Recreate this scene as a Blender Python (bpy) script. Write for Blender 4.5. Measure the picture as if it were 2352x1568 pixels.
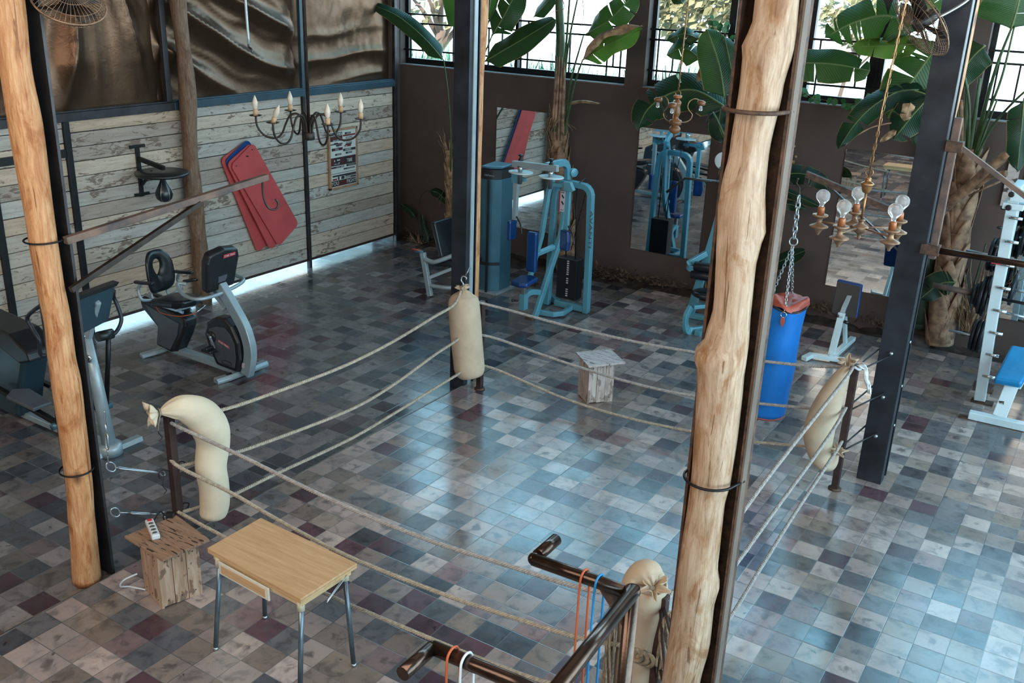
import bpy, bmesh, math, random
from mathutils import Vector, Matrix
random.seed(7)
for o in list(bpy.data.objects): bpy.data.objects.remove(o)
SC = bpy.context.scene
COL = SC.collection
PI = math.pi

# ------------------------------------------------------------------ camera
cam_d = bpy.data.cameras.new('camera'); cam = bpy.data.objects.new('camera', cam_d); COL.objects.link(cam)
cam_d.sensor_width = 36.0; cam_d.lens = 2216.97 / 2352 * 36; cam_d.clip_start = .05; cam_d.clip_end = 400
_yaw, _tilt, _roll = -0.559009, 0.359974, -0.036844
_f = Vector((math.sin(_yaw)*math.cos(_tilt), math.cos(_yaw)*math.cos(_tilt), -math.sin(_tilt)))
_r = Vector((math.cos(_yaw), -math.sin(_yaw), 0)); _d = _f.cross(_r)
_r2 = _r*math.cos(_roll)+_d*math.sin(_roll); _d2 = -_r*math.sin(_roll)+_d*math.cos(_roll)
cam.matrix_world = Matrix(((_r2.x,-_d2.x,-_f.x,4.492),(_r2.y,-_d2.y,-_f.y,-5.447),(_r2.z,-_d2.z,-_f.z,3.958),(0,0,0,1)))
SC.camera = cam

# ------------------------------------------------------------------ sky, sun, large lights, exposure
W = bpy.data.worlds.new('sky'); SC.world = W; W.use_nodes = True
wn = W.node_tree.nodes; wl = W.node_tree.links; wn.clear()
wo = wn.new('ShaderNodeOutputWorld'); wb = wn.new('ShaderNodeBackground'); wl.new(wb.outputs[0], wo.inputs[0])
wt = wn.new('ShaderNodeTexCoord'); ws = wn.new('ShaderNodeSeparateXYZ'); wr = wn.new('ShaderNodeValToRGB')
wl.new(wt.outputs['Generated'], ws.inputs[0]); wl.new(ws.outputs['Z'], wr.inputs[0]); wl.new(wr.outputs[0], wb.inputs[0])
wr.color_ramp.elements[0].color = (.60,.80,.90,1); wr.color_ramp.elements[0].position = 0
wr.color_ramp.elements[1].color = (.22,.52,.70,1); wr.color_ramp.elements[1].position = .55
wb.inputs[1].default_value = 8.0
def sun_lamp(name, energy, col, direction, angle):
    d = bpy.data.lights.new(name, 'SUN'); d.energy = energy; d.color = col; d.angle = angle
    o = bpy.data.objects.new(name, d); COL.objects.link(o)
    o.rotation_euler = Vector(direction).to_track_quat('-Z', 'Y').to_euler(); return o
def area_lamp(name, energy, col, loc, target, sx, sy):
    d = bpy.data.lights.new(name, 'AREA'); d.energy = energy; d.color = col; d.shape = 'RECTANGLE'; d.size = sx; d.size_y = sy
    o = bpy.data.objects.new(name, d); COL.objects.link(o); o.location = loc
    o.rotation_euler = (Vector(target)-Vector(loc)).to_track_quat('-Z', 'Y').to_euler(); return o
sun_lamp('sun', 16, (1,.95,.86), (-.25,.72,-.65), .01)
area_lamp('fill_light_gallery', 330, (1,.86,.72), (1.2,-6.7,5.2), (-.5,.5,0), 8, 2.5)  # added warm fill behind the camera, not a skylight
area_lamp('fill_light_side', 110, (1,.92,.82), (7.4,1.0,4.2), (0,1,1.0), 8, 3.5)  # added fill from the open right side, no fixture there
area_lamp('fill_light_ring', 40, (1,.90,.80), (1.0,0,6.15), (1.0,0,0), 6, 5)  # added weak fill over the ring; the ceiling above it is closed
SC.view_settings.view_transform = 'Standard'; SC.view_settings.look = 'None'
SC.view_settings.gamma = 1; SC.view_settings.use_curve_mapping = False; SC.view_settings.exposure = 0.0

# ------------------------------------------------------------------ mesh helper
class MB:
    def __init__(s): s.v=[]; s.f=[]; s.mi=[]; s.sm=[]; s.uv=None
    def add(s, vs, fs, smooth=False, mi=0):
        b=len(s.v); s.v += [tuple(v) for v in vs]
        for f in fs: s.f.append([i+b for i in f]); s.mi.append(mi); s.sm.append(smooth)
        return s
    def box(s, c, d, rz=0, R=None, mi=0):
        x,y,z=d[0]/2,d[1]/2,d[2]/2; M = R if R is not None else Matrix.Rotation(rz,3,'Z')
        vs=[M@Vector((a*x,b*y,e*z))+Vector(c) for e in (-1,1) for a,b in ((-1,-1),(1,-1),(1,1),(-1,1))]
        return s.add(vs,[(3,2,1,0),(4,5,6,7),(0,1,5,4),(1,2,6,5),(2,3,7,6),(3,0,4,7)],False,mi)
    def bb(s, a, b, mi=0):
        return s.box([(a[i]+b[i])/2 for i in range(3)],[abs(b[i]-a[i]) for i in range(3)],mi=mi)
    def frame(s, t, up):
        t=Vector(t).normalized(); u=Vector(up)
        if abs(t.dot(u.normalized()))>.98: u=Vector((1,0,0)) if abs(t.x)<.9 else Vector((0,1,0))
        a=t.cross(u).normalized(); b=a.cross(t).normalized(); return a,b
    def beam(s, p0, p1, w, h, up=(0,0,1), mi=0):
        return s.sweep([p0,p1],[(-w/2,-h/2),(w/2,-h/2),(w/2,h/2),(-w/2,h/2)],up,mi=mi)
    def sweep(s, pts, prof, up=(0,0,1), smooth=False, mi=0, caps=True, closed=False, scale=None):
        P=[Vector(p) for p in pts]; n=len(P); k=len(prof); vs=[]; 
        for i in range(n):
            if closed: t=(P[(i+1)%n]-P[i]).normalized()+(P[i]-P[i-1]).normalized()
            else:
                t0=(P[i]-P[i-1]).normalized() if i>0 else None; t1=(P[i+1]-P[i]).normalized() if i<n-1 else None
                t=(t0 or t1)+(t1 or t0)
            a,b=s.frame(t,up); m=1
            if 0<i<n-1 and not smooth:
                c=max(.4,t.normalized().dot((P[i+1]-P[i]).normalized())); m=1/c
            sc=scale[i] if scale else 1
            # widen only in the bend plane (approximated on both axes by the smaller factor)
            for (x,y) in prof: vs.append(P[i]+a*x*sc*(m if not smooth else 1)+b*y*sc)
        fs=[]
        for i in range(n if closed else n-1):
            j=(i+1)%n
            for q in range(k):
                r=(q+1)%k; fs.append((i*k+q,i*k+r,j*k+r,j*k+q))
        if caps and not closed:
            fs.append(tuple(range(k-1,-1,-1))); fs.append(tuple((n-1)*k+q for q in range(k)))
        return s.add(vs,fs,smooth,mi)
    def tube(s, pts, r, n=8, closed=False, mi=0, caps=True):
        P=[Vector(p) for p in pts]; m=len(P); rr=r if isinstance(r,(list,tuple)) else [r]*m
        vs=[]; prev=None
        for i in range(m):
            if closed: t=(P[(i+1)%m]-P[i-1])
            else: t=P[min(i+1,m-1)]-P[max(i-1,0)]
            if t.length<1e-9: t=Vector((0,0,1))
            t.normalize()
            if prev is None: a,_=s.frame(t,(0,0,1))
            else:
                a=prev-t*prev.dot(t)
                if a.length<1e-6: a,_=s.frame(t,(0,0,1))
                a.normalize()
            prev=a; b=t.cross(a)
            for q in range(n):
                an=2*PI*q/n; vs.append(P[i]+(a*math.cos(an)+b*math.sin(an))*rr[i])
        fs=[]
        for i in range(m if closed else m-1):
            j=(i+1)%m
            for q in range(n):
                w=(q+1)%n; fs.append((i*n+q,i*n+w,j*n+w,j*n+q))
        s.add(vs,fs,True,mi)
        if caps and not closed:
            b0=len(s.v)-m*n
            s.f.append([b0+q for q in range(n-1,-1,-1)]); s.mi.append(mi); s.sm.append(False)
            s.f.append([b0+(m-1)*n+q for q in range(n)]); s.mi.append(mi); s.sm.append(False)
        return s
    def lathe(s, prof, c=(0,0,0), axis=(0,0,1), n=20, mi=0, smooth=True):
        ax=Vector(axis).normalized(); a,b=s.frame(ax,(0,0,1) if abs(ax.z)<.9 else (0,1,0)); vs=[]; m=len(prof); c=Vector(c)
        for r,z in prof:
            for q in range(n):
                an=2*PI*q/n; vs.append(c+ax*z+(a*math.cos(an)+b*math.sin(an))*max(r,1e-4))
        fs=[]
        for i in range(m-1):
            for q in range(n):
                w=(q+1)%n; fs.append((i*n+q,i*n+w,(i+1)*n+w,(i+1)*n+q))
        fs.append(tuple(range(n-1,-1,-1))); fs.append(tuple((m-1)*n+q for q in range(n)))
        return s.add(vs,fs,smooth,mi)
    def cyl(s, p0, p1, r, n=16, mi=0):
        p0=Vector(p0); p1=Vector(p1); L=(p1-p0).length
        return s.lathe([(r,0),(r,L)],p0,p1-p0,n,mi,True)
    def ball(s, c, r, sc=(1,1,1), n=14, mi=0, R=None):
        c=Vector(c); vs=[]; m=max(6,n//2)
        for i in range(m+1):
            th=PI*i/m
            for q in range(n):
                an=2*PI*q/n; p=Vector((math.sin(th)*math.cos(an)*sc[0],math.sin(th)*math.sin(an)*sc[1],math.cos(th)*sc[2]))*r
                if R is not None: p=R@p
                vs.append(c+p)
        fs=[(i*n+q,(i+1)*n+q,(i+1)*n+(q+1)%n,i*n+(q+1)%n) for i in range(m) for q in range(n)]
        return s.add(vs,fs,True,mi)
    def plate(s, pts, off, mi=0, smooth=False):   # polygon extruded by vector off (both sides)
        o=Vector(off)/2; n=len(pts); P=[Vector(p) for p in pts]
        vs=[p-o for p in P]+[p+o for p in P]
        fs=[tuple(range(n-1,-1,-1)),tuple(range(n,2*n))]+[(i,(i+1)%n,n+(i+1)%n,n+i) for i in range(n)]
        return s.add(vs,fs,smooth,mi)
    def grid(s, fn, nu, nv, mi=0, smooth=True, th=None):
        vs=[Vector(fn(i/nu,j/nv)) for j in range(nv+1) for i in range(nu+1)]
        fs=[(j*(nu+1)+i,j*(nu+1)+i+1,(j+1)*(nu+1)+i+1,(j+1)*(nu+1)+i) for j in range(nv) for i in range(nu)]
        return s.add(vs,fs,smooth,mi)
def world_matrix(o):
    m = o.matrix_basis.copy()
    while o.parent: o = o.parent; m = o.matrix_basis @ m
    return m
def tag(o, label=None, cat=None, group=None, kind=None):
    if label: o['label']=label
    if cat: o['category']=cat
    if group: o['group']=group
    if kind: o['kind']=kind
    return o
def obj(name, mb, mats, parent=None, bev=0, local=False, label=None, cat=None, group=None, kind=None, seg=2, sub=0, solid=0, weld=False):
    me=bpy.data.meshes.new(name); me.from_pydata([tuple(v) for v in mb.v],[],mb.f)
    if not isinstance(mats,(list,tuple)): mats=[mats]
    for m in mats: me.materials.append(m)
    me.polygons.foreach_set('material_index',mb.mi); me.polygons.foreach_set('use_smooth',mb.sm)
    o=bpy.data.objects.new(name,me); COL.objects.link(o)
    if parent is not None:
        o.parent=parent
        if not local: me.transform(world_matrix(parent).inverted())
    elif not local and not kind=='structure':
        # origin at the base centre of the thing
        xs=[v.co for v in me.vertices]
        if xs:
            lo=Vector((min(v.x for v in xs),min(v.y for v in xs),min(v.z for v in xs))); hi=Vector((max(v.x for v in xs),max(v.y for v in xs),0))
            c=Vector(((lo.x+hi.x)/2,(lo.y+hi.y)/2,lo.z)); me.transform(Matrix.Translation(-c)); o.location=c
    if weld:
        bm=bmesh.new(); bm.from_mesh(me); bmesh.ops.remove_doubles(bm,verts=bm.verts,dist=1e-4); bm.to_mesh(me); bm.free()
    bm=bmesh.new(); bm.from_mesh(me); bmesh.ops.recalc_face_normals(bm,faces=bm.faces); bm.to_mesh(me); bm.free()
    if solid:
        md=o.modifiers.new('solid','SOLIDIFY'); md.thickness=solid; md.offset=0
    if bev:
        md=o.modifiers.new('bevel','BEVEL'); md.width=bev; md.segments=seg; md.limit_method='ANGLE'; md.angle_limit=math.radians(40)
    if sub:
        md=o.modifiers.new('sub','SUBSURF'); md.levels=sub; md.render_levels=sub
    return tag(o,label,cat,group,kind)
def thing(name, label, cat, loc=(0,0,0), rz=0, group=None):
    o=bpy.data.objects.new(name,None); COL.objects.link(o); o.location=loc; o.rotation_euler=(0,0,rz); o.empty_display_size=.1
    return tag(o,label,cat,group)
def struct(name, mb, mats, **k): return obj(name,mb,mats,kind='structure',**k)
def copy_tree(o, parent=None):
    c=o.copy(); COL.objects.link(c)
    if parent is not None: c.parent=parent
    for ch in list(o.children): copy_tree(ch,c)
    return c
def text_mb(txt, size, M, depth=.001, font_scale=(1,1)):
    cu=bpy.data.curves.new('t','FONT'); cu.body=txt; cu.size=size; cu.extrude=depth; cu.align_x='CENTER'; cu.align_y='CENTER'; cu.resolution_u=3
    to=bpy.data.objects.new('t',cu); COL.objects.link(to); bpy.context.view_layer.update()
    me=bpy.data.meshes.new_from_object(to); mb=MB()
    S=Matrix.Diagonal((font_scale[0],font_scale[1],1,1))
    mb.add([M@(S@v.co) for v in me.vertices],[list(p.vertices) for p in me.polygons])
    bpy.data.objects.remove(to); return mb
def basis(o, x, y):   # matrix with local x,y axes -> world vectors, origin o
    x=Vector(x).normalized(); y=Vector(y); y=(y-x*y.dot(x)).normalized(); z=x.cross(y)
    return Matrix(((x.x,y.x,z.x,o[0]),(x.y,y.y,z.y,o[1]),(x.z,y.z,z.z,o[2]),(0,0,0,1)))
def bez(pts, n):      # Catmull-Rom through the points
    P=[Vector(p) for p in pts]; out=[]
    for i in range(len(P)-1):
        p0=P[max(i-1,0)]; p1=P[i]; p2=P[i+1]; p3=P[min(i+2,len(P)-1)]
        for k in range(n):
            t=k/n; out.append(.5*((2*p1)+(p2-p0)*t+(2*p0-5*p1+4*p2-p3)*t*t+(3*p1-p0-3*p2+p3)*t**3))
    out.append(P[-1]); return out
def arc(c, r, a0, a1, n, u, v):
    c=Vector(c); u=Vector(u); v=Vector(v)
    return [c+(u*math.cos(a0+(a1-a0)*i/n)+v*math.sin(a0+(a1-a0)*i/n))*r for i in range(n+1)]

# ------------------------------------------------------------------ materials
def NT(name):
    m=bpy.data.materials.new(name); m.use_nodes=True; t=m.node_tree; b=t.nodes['Principled BSDF']; return m,t,b
def N(t, ty, **k):
    n=t.nodes.new(ty)
    for a,v in k.items():
        if a.startswith('i_'): n.inputs[int(a[2:])].default_value=v
        else: setattr(n,a,v)
    return n
def ramp(t, fac, stops, interp='LINEAR'):
    r=t.nodes.new('ShaderNodeValToRGB'); r.color_ramp.interpolation=interp; e=r.color_ramp.elements
    e[0].position,e[0].color=stops[0][0],tuple(stops[0][1])+(1,); e[1].position,e[1].color=stops[-1][0],tuple(stops[-1][1])+(1,)
    for p,c in stops[1:-1]: q=e.new(p); q.color=tuple(c)+(1,)
    if fac is not None: t.links.new(fac,r.inputs[0])
    return r
def mixc(t, fac, a, b, mode='MIX'):
    m=t.nodes.new('ShaderNodeMix'); m.data_type='RGBA'; m.blend_type=mode
    for i,v in ((0,fac),(6,a),(7,b)):
        if isinstance(v,(int,float)): m.inputs[i].default_value=v
        elif isinstance(v,(tuple,list)): m.inputs[i].default_value=tuple(v)+(1,)
        else: t.links.new(v,m.inputs[i])
    return m.outputs[2]
def math_(t, op, a, b=None, c=None):
    m=t.nodes.new('ShaderNodeMath'); m.operation=op
    for i,v in enumerate((a,b,c)):
        if v is None: continue
        if isinstance(v,(int,float)): m.inputs[i].default_value=v
        else: t.links.new(v,m.inputs[i])
    return m.outputs[0]
def coords(t, scale=(1,1,1), rot=(0,0,0), src='Object'):
    tc=t.nodes.new('ShaderNodeTexCoord'); mp=t.nodes.new('ShaderNodeMapping'); t.links.new(tc.outputs[src],mp.inputs[0])
    mp.inputs[3].default_value=scale; mp.inputs[2].default_value=rot; return mp.outputs[0]
def noise(t, vec, scale, detail=4, rough=.55, dist=0):
    n=t.nodes.new('ShaderNodeTexNoise'); n.inputs['Scale'].default_value=scale; n.inputs['Detail'].default_value=detail
    n.inputs['Roughness'].default_value=rough; n.inputs['Distortion'].default_value=dist
    if vec is not None: t.links.new(vec,n.inputs[0])
    return n
def bump(t, b, h, strength=.3, dist=.01):
    n=t.nodes.new('ShaderNodeBump'); n.inputs['Strength'].default_value=strength; n.inputs['Distance'].default_value=dist
    t.links.new(h,n.inputs['Height']); t.links.new(n.outputs[0],b.inputs['Normal']); return n
def flat(name, col, rough=.5, metal=0, var=.12, scale=8, bstr=0, spec=.5, col2=None, coat=0):
    m,t,b=NT(name); b.inputs['Roughness'].default_value=rough; b.inputs['Metallic'].default_value=metal
    b.inputs['Specular IOR Level'].default_value=spec; b.inputs['Coat Weight'].default_value=coat
    v=coords(t); n=noise(t,v,scale)
    lo=tuple(c*(1-var*1.6) for c in col) if col2 is None else col2; hi=tuple(min(1,c*(1+var)) for c in col)
    r=ramp(t,n.outputs[0],[(.3,lo),(.7,hi)]); t.links.new(r.outputs[0],b.inputs['Base Color'])
    if bstr: n2=noise(t,v,scale*8); bump(t,b,n2.outputs[0],bstr,.004)
    return m
# checked tile floor: 20 cm cement tiles, each with its own pigment, wear and stains
def tile_mat(name, ox, oy, seed, tone=(.98,.90,.88)):
    m,t,b=NT(name); L=t.links
    tc=t.nodes.new('ShaderNodeTexCoord'); mp=t.nodes.new('ShaderNodeMapping'); L.new(tc.outputs['Object'],mp.inputs[0])
    mp.inputs[1].default_value=(ox,oy,seed)
    sc=t.nodes.new('ShaderNodeVectorMath'); sc.operation='SCALE'; sc.inputs[3].default_value=5; L.new(mp.outputs[0],sc.inputs[0])
    wob=noise(t,mp.outputs[0],3,2); wv=t.nodes.new('ShaderNodeVectorMath'); wv.operation='MULTIPLY_ADD'
    L.new(wob.outputs['Color'],wv.inputs[0]); wv.inputs[1].default_value=(.05,.05,0); L.new(sc.outputs[0],wv.inputs[2])
    fl=t.nodes.new('ShaderNodeVectorMath'); fl.operation='FLOOR'; L.new(wv.outputs[0],fl.inputs[0])
    fr=t.nodes.new('ShaderNodeVectorMath'); fr.operation='FRACTION'; L.new(wv.outputs[0],fr.inputs[0])
    wn1=t.nodes.new('ShaderNodeTexWhiteNoise'); wn1.noise_dimensions='2D'; L.new(fl.outputs[0],wn1.inputs[0])
    rs=t.nodes.new('ShaderNodeSeparateColor'); L.new(wn1.outputs['Color'],rs.inputs[0])
    base=ramp(t,rs.outputs[0],[(0,(.085,.095,.11)),(.07,(.14,.15,.16)),(.20,(.25,.215,.19)),(.33,(.155,.16,.17)),(.42,(.33,.285,.265)),(.56,(.40,.345,.315)),(.70,(.27,.235,.20)),(.80,(.10,.058,.072)),(.86,(.24,.18,.18)),(.93,(.44,.39,.36)),(1,(.31,.24,.17))],'CONSTANT')
    # clouding inside a tile
    off=t.nodes.new('ShaderNodeVectorMath'); off.operation='MULTIPLY_ADD'; L.new(fl.outputs[0],off.inputs[0]); off.inputs[1].default_value=(3.7,5.3,1); L.new(wv.outputs[0],off.inputs[2])
    n1=noise(t,off.outputs[0],1.6,5,.6,.6)
    st=ramp(t,n1.outputs[0],[(.34,(.34,.38,.44)),(.50,(.90,.91,.93)),(.72,(1.15,1.11,1.07))])
    c=mixc(t,.72,base.outputs[0],st.outputs[0],'MULTIPLY')
    # worn ring in the middle of some tiles
    sub=t.nodes.new('ShaderNodeVectorMath'); sub.operation='SUBTRACT'; L.new(fr.outputs[0],sub.inputs[0]); sub.inputs[1].default_value=(.5,.5,.5)
    flat_=t.nodes.new('ShaderNodeVectorMath'); flat_.operation='MULTIPLY'; L.new(sub.outputs[0],flat_.inputs[0]); flat_.inputs[1].default_value=(1,1,0)
    ln=t.nodes.new('ShaderNodeVectorMath'); ln.operation='LENGTH'; L.new(flat_.outputs[0],ln.inputs[0])
    dn=math_(t,'MULTIPLY_ADD',n1.outputs[0],.75,math_(t,'MULTIPLY',ln.outputs['Value'],.62))
    ring=ramp(t,dn,[(.0,(1,1,1)),(.40,(.9,.9,.9)),(.50,(0,0,0)),(.60,(.0,.0,.0))])
    on=math_(t,'GREATER_THAN',rs.outputs[1],.68)
    rf=math_(t,'MULTIPLY',ring.outputs[0],math_(t,'MULTIPLY',on,.7))
    c=mixc(t,rf,c,(.085,.075,.075))
    bright=math_(t,'MULTIPLY_ADD',rs.outputs[2],.5,.75); hv=t.nodes.new('ShaderNodeHueSaturation'); L.new(bright,hv.inputs['Value']); L.new(c,hv.inputs['Color']); hv.inputs['Saturation'].default_value=1.0
    # dirt in drips and scuffs across the floor
    sp=noise(t,mp.outputs[0],9,3,.5); spr=ramp(t,sp.outputs[0],[(.70,(1,1,1)),(.73,(.35,.36,.40))]); c=mixc(t,1,hv.outputs[0],spr.outputs[0],'MULTIPLY')
    big=noise(t,mp.outputs[0],.55,3,.5); br=ramp(t,big.outputs[0],[(.3,(.80,.82,.86)),(.7,(1.15,1.12,1.1))]); c=mixc(t,1,c,br.outputs[0],'MULTIPLY')
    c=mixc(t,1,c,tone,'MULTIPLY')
    # joints
    sx=t.nodes.new('ShaderNodeSeparateXYZ'); L.new(fr.outputs[0],sx.inputs[0])
    def edge(o): return math_(t,'MINIMUM',o,math_(t,'SUBTRACT',1,o))
    e=math_(t,'MINIMUM',edge(sx.outputs[0]),edge(sx.outputs[1]))
    g=ramp(t,e,[(.006,(1,1,1)),(.022,(0,0,0))])
    gc=noise(t,mp.outputs[0],1.1,2); gcol=ramp(t,gc.outputs[0],[(.4,(.045,.062,.075)),(.68,(.20,.20,.19))])
    c=mixc(t,math_(t,'MULTIPLY',g.outputs[0],.8),c,gcol.outputs[0]); L.new(c,b.inputs['Base Color'])
    rn=noise(t,mp.outputs[0],2.2,3); rr=ramp(t,rn.outputs[0],[(.3,(.10,.10,.10)),(.75,(.24,.24,.24))])
    L.new(math_(t,'MULTIPLY_ADD',rs.outputs[1],.10,rr.outputs[0]),b.inputs['Roughness'])
    b.inputs['Specular IOR Level'].default_value=.95
    h=math_(t,'MULTIPLY_ADD',g.outputs[0],-1,math_(t,'MULTIPLY',n1.outputs[0],.5)); bump(t,b,h,.14,.003)
    return m
def log_mat(name, a, bcol, c, sc=1):
    m,t,b=NT(name); v=coords(t,(16*sc,16*sc,1.6*sc)); n=noise(t,v,2.6,8,.68,1.4); v2=coords(t,(2.4,2.4,1.1)); n2=noise(t,v2,2.6,5,.66,1.1)
    r=ramp(t,n.outputs[0],[(.30,a),(.47,bcol),(.68,c)]); k=ramp(t,n2.outputs[0],[(.40,(1.06,1.05,1.03)),(.52,(.94,.87,.79)),(.60,(.72,.50,.31)),(.69,(.44,.26,.13))])
    col=mixc(t,.85,r.outputs[0],k.outputs[0],'MULTIPLY')
    v3=coords(t,(1,1,.5)); vo=t.nodes.new('ShaderNodeTexVoronoi'); vo.inputs['Scale'].default_value=2.6; t.links.new(v3,vo.inputs[0])
    kn=ramp(t,vo.outputs['Distance'],[(.03,(.10,.06,.03)),(.06,(.45,.30,.18)),(.10,(1,1,1))]); col=mixc(t,.85,col,kn.outputs[0],'MULTIPLY')
    v4=coords(t,(30*sc,30*sc,1.1*sc)); n4=noise(t,v4,1.4,5,.5,.9); ck=ramp(t,n4.outputs[0],[(.655,(1,1,1)),(.675,(.30,.20,.12))]); col=mixc(t,.75,col,ck.outputs[0],'MULTIPLY')
    t.links.new(col,b.inputs['Base Color']); b.inputs['Roughness'].default_value=.62; h=math_(t,'MULTIPLY',n.outputs[0],ck.outputs[0]); bump(t,b,h,.6,.008); return m
def plank_mat(name):
    m,t,b=NT(name); L=t.links; g=t.nodes.new('ShaderNodeNewGeometry'); v=coords(t,(1,1,1))
    va=t.nodes.new('ShaderNodeVectorMath'); va.operation='MULTIPLY_ADD'; L.new(g.outputs['Random Per Island'],va.inputs[0]); va.inputs[1].default_value=(17,31,13); L.new(v,va.inputs[2])
    st=t.nodes.new('ShaderNodeMapping'); st.inputs[3].default_value=(1,.6,7); L.new(va.outputs[0],st.inputs[0])
    n=noise(t,st.outputs[0],5,8,.65,.5)
    base=ramp(t,g.outputs['Random Per Island'],[(0,(.44,.35,.27)),(.15,(.40,.35,.29)),(.3,(.36,.335,.30)),(.45,(.46,.38,.30)),(.6,(.31,.26,.22)),(.75,(.39,.37,.335)),(.88,(.42,.32,.235)),(1,(.36,.33,.29))],'CONSTANT')
    s=ramp(t,n.outputs[0],[(.30,(.72,.66,.58)),(.42,(.90,.88,.85)),(.6,(1.12,1.12,1.1))]); c=mixc(t,.9,base.outputs[0],s.outputs[0],'MULTIPLY')
    st2=t.nodes.new('ShaderNodeMapping'); st2.inputs[3].default_value=(1,2.0,6); L.new(va.outputs[0],st2.inputs[0])
    n2=noise(t,st2.outputs[0],3.5,7,.68,.8); big=noise(t,va.outputs[0],1.1,2)
    thr=math_(t,'MULTIPLY_ADD',big.outputs[0],.5,n2.outputs[0]); p=ramp(t,thr,[(.845,(0,0,0)),(.875,(1,1,1))])
    c=mixc(t,math_(t,'MULTIPLY',p.outputs[0],.85),c,(.13,.085,.06))
    n3=noise(t,st2.outputs[0],17,2,.5); q=ramp(t,n3.outputs[0],[(.69,(0,0,0)),(.72,(1,1,1))]); c=mixc(t,math_(t,'MULTIPLY',q.outputs[0],.75),c,(.08,.06,.05))
    L.new(c,b.inputs['Base Color']); b.inputs['Roughness'].default_value=.7; bump(t,b,n.outputs[0],.35,.006); return m
def wood_mat(name, cols, sc=(3,30,30), pits=None, rough=.5, rot=(0,0,0)):
    m,t,b=NT(name); v=coords(t,sc,rot); n=noise(t,v,1.5,6,.6,.4); r=ramp(t,n.outputs[0],[(.3,cols[0]),(.5,cols[1]),(.7,cols[2])]); c=r.outputs[0]
    if pits:
        v2=coords(t,pits[1],rot); n2=noise(t,v2,1.0,3,.5); q=ramp(t,n2.outputs[0],[(.585,(0,0,0)),(.615,(1,1,1))]); c=mixc(t,math_(t,'MULTIPLY',q.outputs[0],.9),c,pits[0])
    t.links.new(c,b.inputs['Base Color']); b.inputs['Roughness'].default_value=rough; bump(t,b,n.outputs[0],.2,.003); return m
def leaf_mat(name, g1, g2, edge=(.25,.14,.05), trans=.35):
    m,t,b=NT(name); L=t.links; uv=t.nodes.new('ShaderNodeUVMap'); uv.uv_map='UVMap'; sp=t.nodes.new('ShaderNodeSeparateXYZ'); L.new(uv.outputs[0],sp.inputs[0])
    v=coords(t); n=noise(t,v,3.5,3)
    c=ramp(t,n.outputs[0],[(.3,g1),(.7,g2)]).outputs[0]
    a=math_(t,'ABSOLUTE',math_(t,'SUBTRACT',sp.outputs[0],.5))
    wv=math_(t,'SINE',math_(t,'MULTIPLY_ADD',sp.outputs[1],190,math_(t,'MULTIPLY',a,-60)))
    rib=ramp(t,wv,[(0,(.82,.86,.82)),(1,(1.12,1.12,1.08))]); c=mixc(t,.8,c,rib.outputs[0],'MULTIPLY')
    mid=ramp(t,a,[(.012,(1,1,1)),(.028,(0,0,0))]); c=mixc(t,math_(t,'MULTIPLY',mid.outputs[0],.6),c,(.20,.26,.10))
    ed=math_(t,'MULTIPLY_ADD',n.outputs[0],.035,a); e2=ramp(t,ed,[(.492,(0,0,0)),(.507,(1,1,1))]); c=mixc(t,math_(t,'MULTIPLY',e2.outputs[0],.8),c,edge)
    L.new(c,b.inputs['Base Color']); b.inputs['Roughness'].default_value=.42; b.inputs['Specular IOR Level'].default_value=.3; bump(t,b,wv,.25,.003)
    tr=t.nodes.new('ShaderNodeBsdfTranslucent'); L.new(mixc(t,.35,c,(.20,.32,.04)),tr.inputs[0]); ms=t.nodes.new('ShaderNodeMixShader'); ms.inputs[0].default_value=trans
    L.new(b.outputs[0],ms.inputs[1]); L.new(tr.outputs[0],ms.inputs[2]); L.new(ms.outputs[0],t.nodes['Material Output'].inputs[0]); return m
M={}
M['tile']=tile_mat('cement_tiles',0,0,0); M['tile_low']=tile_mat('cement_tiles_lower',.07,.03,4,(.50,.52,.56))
M['plaster']=flat('brown_plaster',(.078,.054,.047),.75,0,.10,2.2,.12)
M['soil']=flat('dry_soil',(.035,.025,.018),.95,0,.5,9,1.0)
M['planks']=plank_mat('whitewashed_planks')
M['steel']=flat('dark_steel',(.045,.045,.050),.42,.6,.25,6,.15)
M['steel_blue']=flat('blue_black_column_paint',(.026,.032,.042),.45,.4,.35,4,.2)
M['rail_blue']=flat('slate_blue_rail',(.035,.07,.095),.4,.3,.15,5)
M['tan_flange']=flat('dusty_flange',(.13,.10,.08),.7,0,.15,6,.1)
M['rust']=flat('rusted_iron',(.10,.055,.035),.7,.4,.5,22,.5,col2=(.035,.028,.026))
M['rust_arm']=flat('part_rusted_bar',(.16,.10,.075),.65,.4,.5,5,.4,col2=(.06,.055,.06))
M['rust_post']=flat('red_brown_post_paint',(.055,.030,.028),.5,.3,.25,12,.15)
M['black']=flat('black_plastic',(.012,.013,.015),.38,0,.2,10)
M['black_pad']=flat('black_vinyl',(.010,.014,.018),.30,0,.2,10)
M['black_metal']=flat('black_metal',(.014,.015,.017),.4,.5,.2,10)
M['chrome']=flat('chrome',(.75,.78,.80),.15,1,.05,10)
M['zinc']=flat('zinc_plated',(.45,.50,.53),.3,.9,.1,10)
M['silver']=flat('silver_frame_paint',(.30,.37,.40),.36,.25,.08,6)
M['teal']=flat('light_blue_frame_paint',(.10,.29,.37),.32,.1,.08,4)
M['white_frame']=flat('white_frame_paint',(.58,.70,.74),.32,0,.06,4)
M['blue_pad']=flat('blue_vinyl',(.003,.040,.16),.28,0,.12,6,.05)
M['blue_pad_l']=flat('bright_blue_vinyl',(.010,.19,.42),.28,0,.10,6,.05)
M['grey_panel']=flat('grey_shroud_plastic',(.075,.085,.10),.45,0,.08,6)
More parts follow.
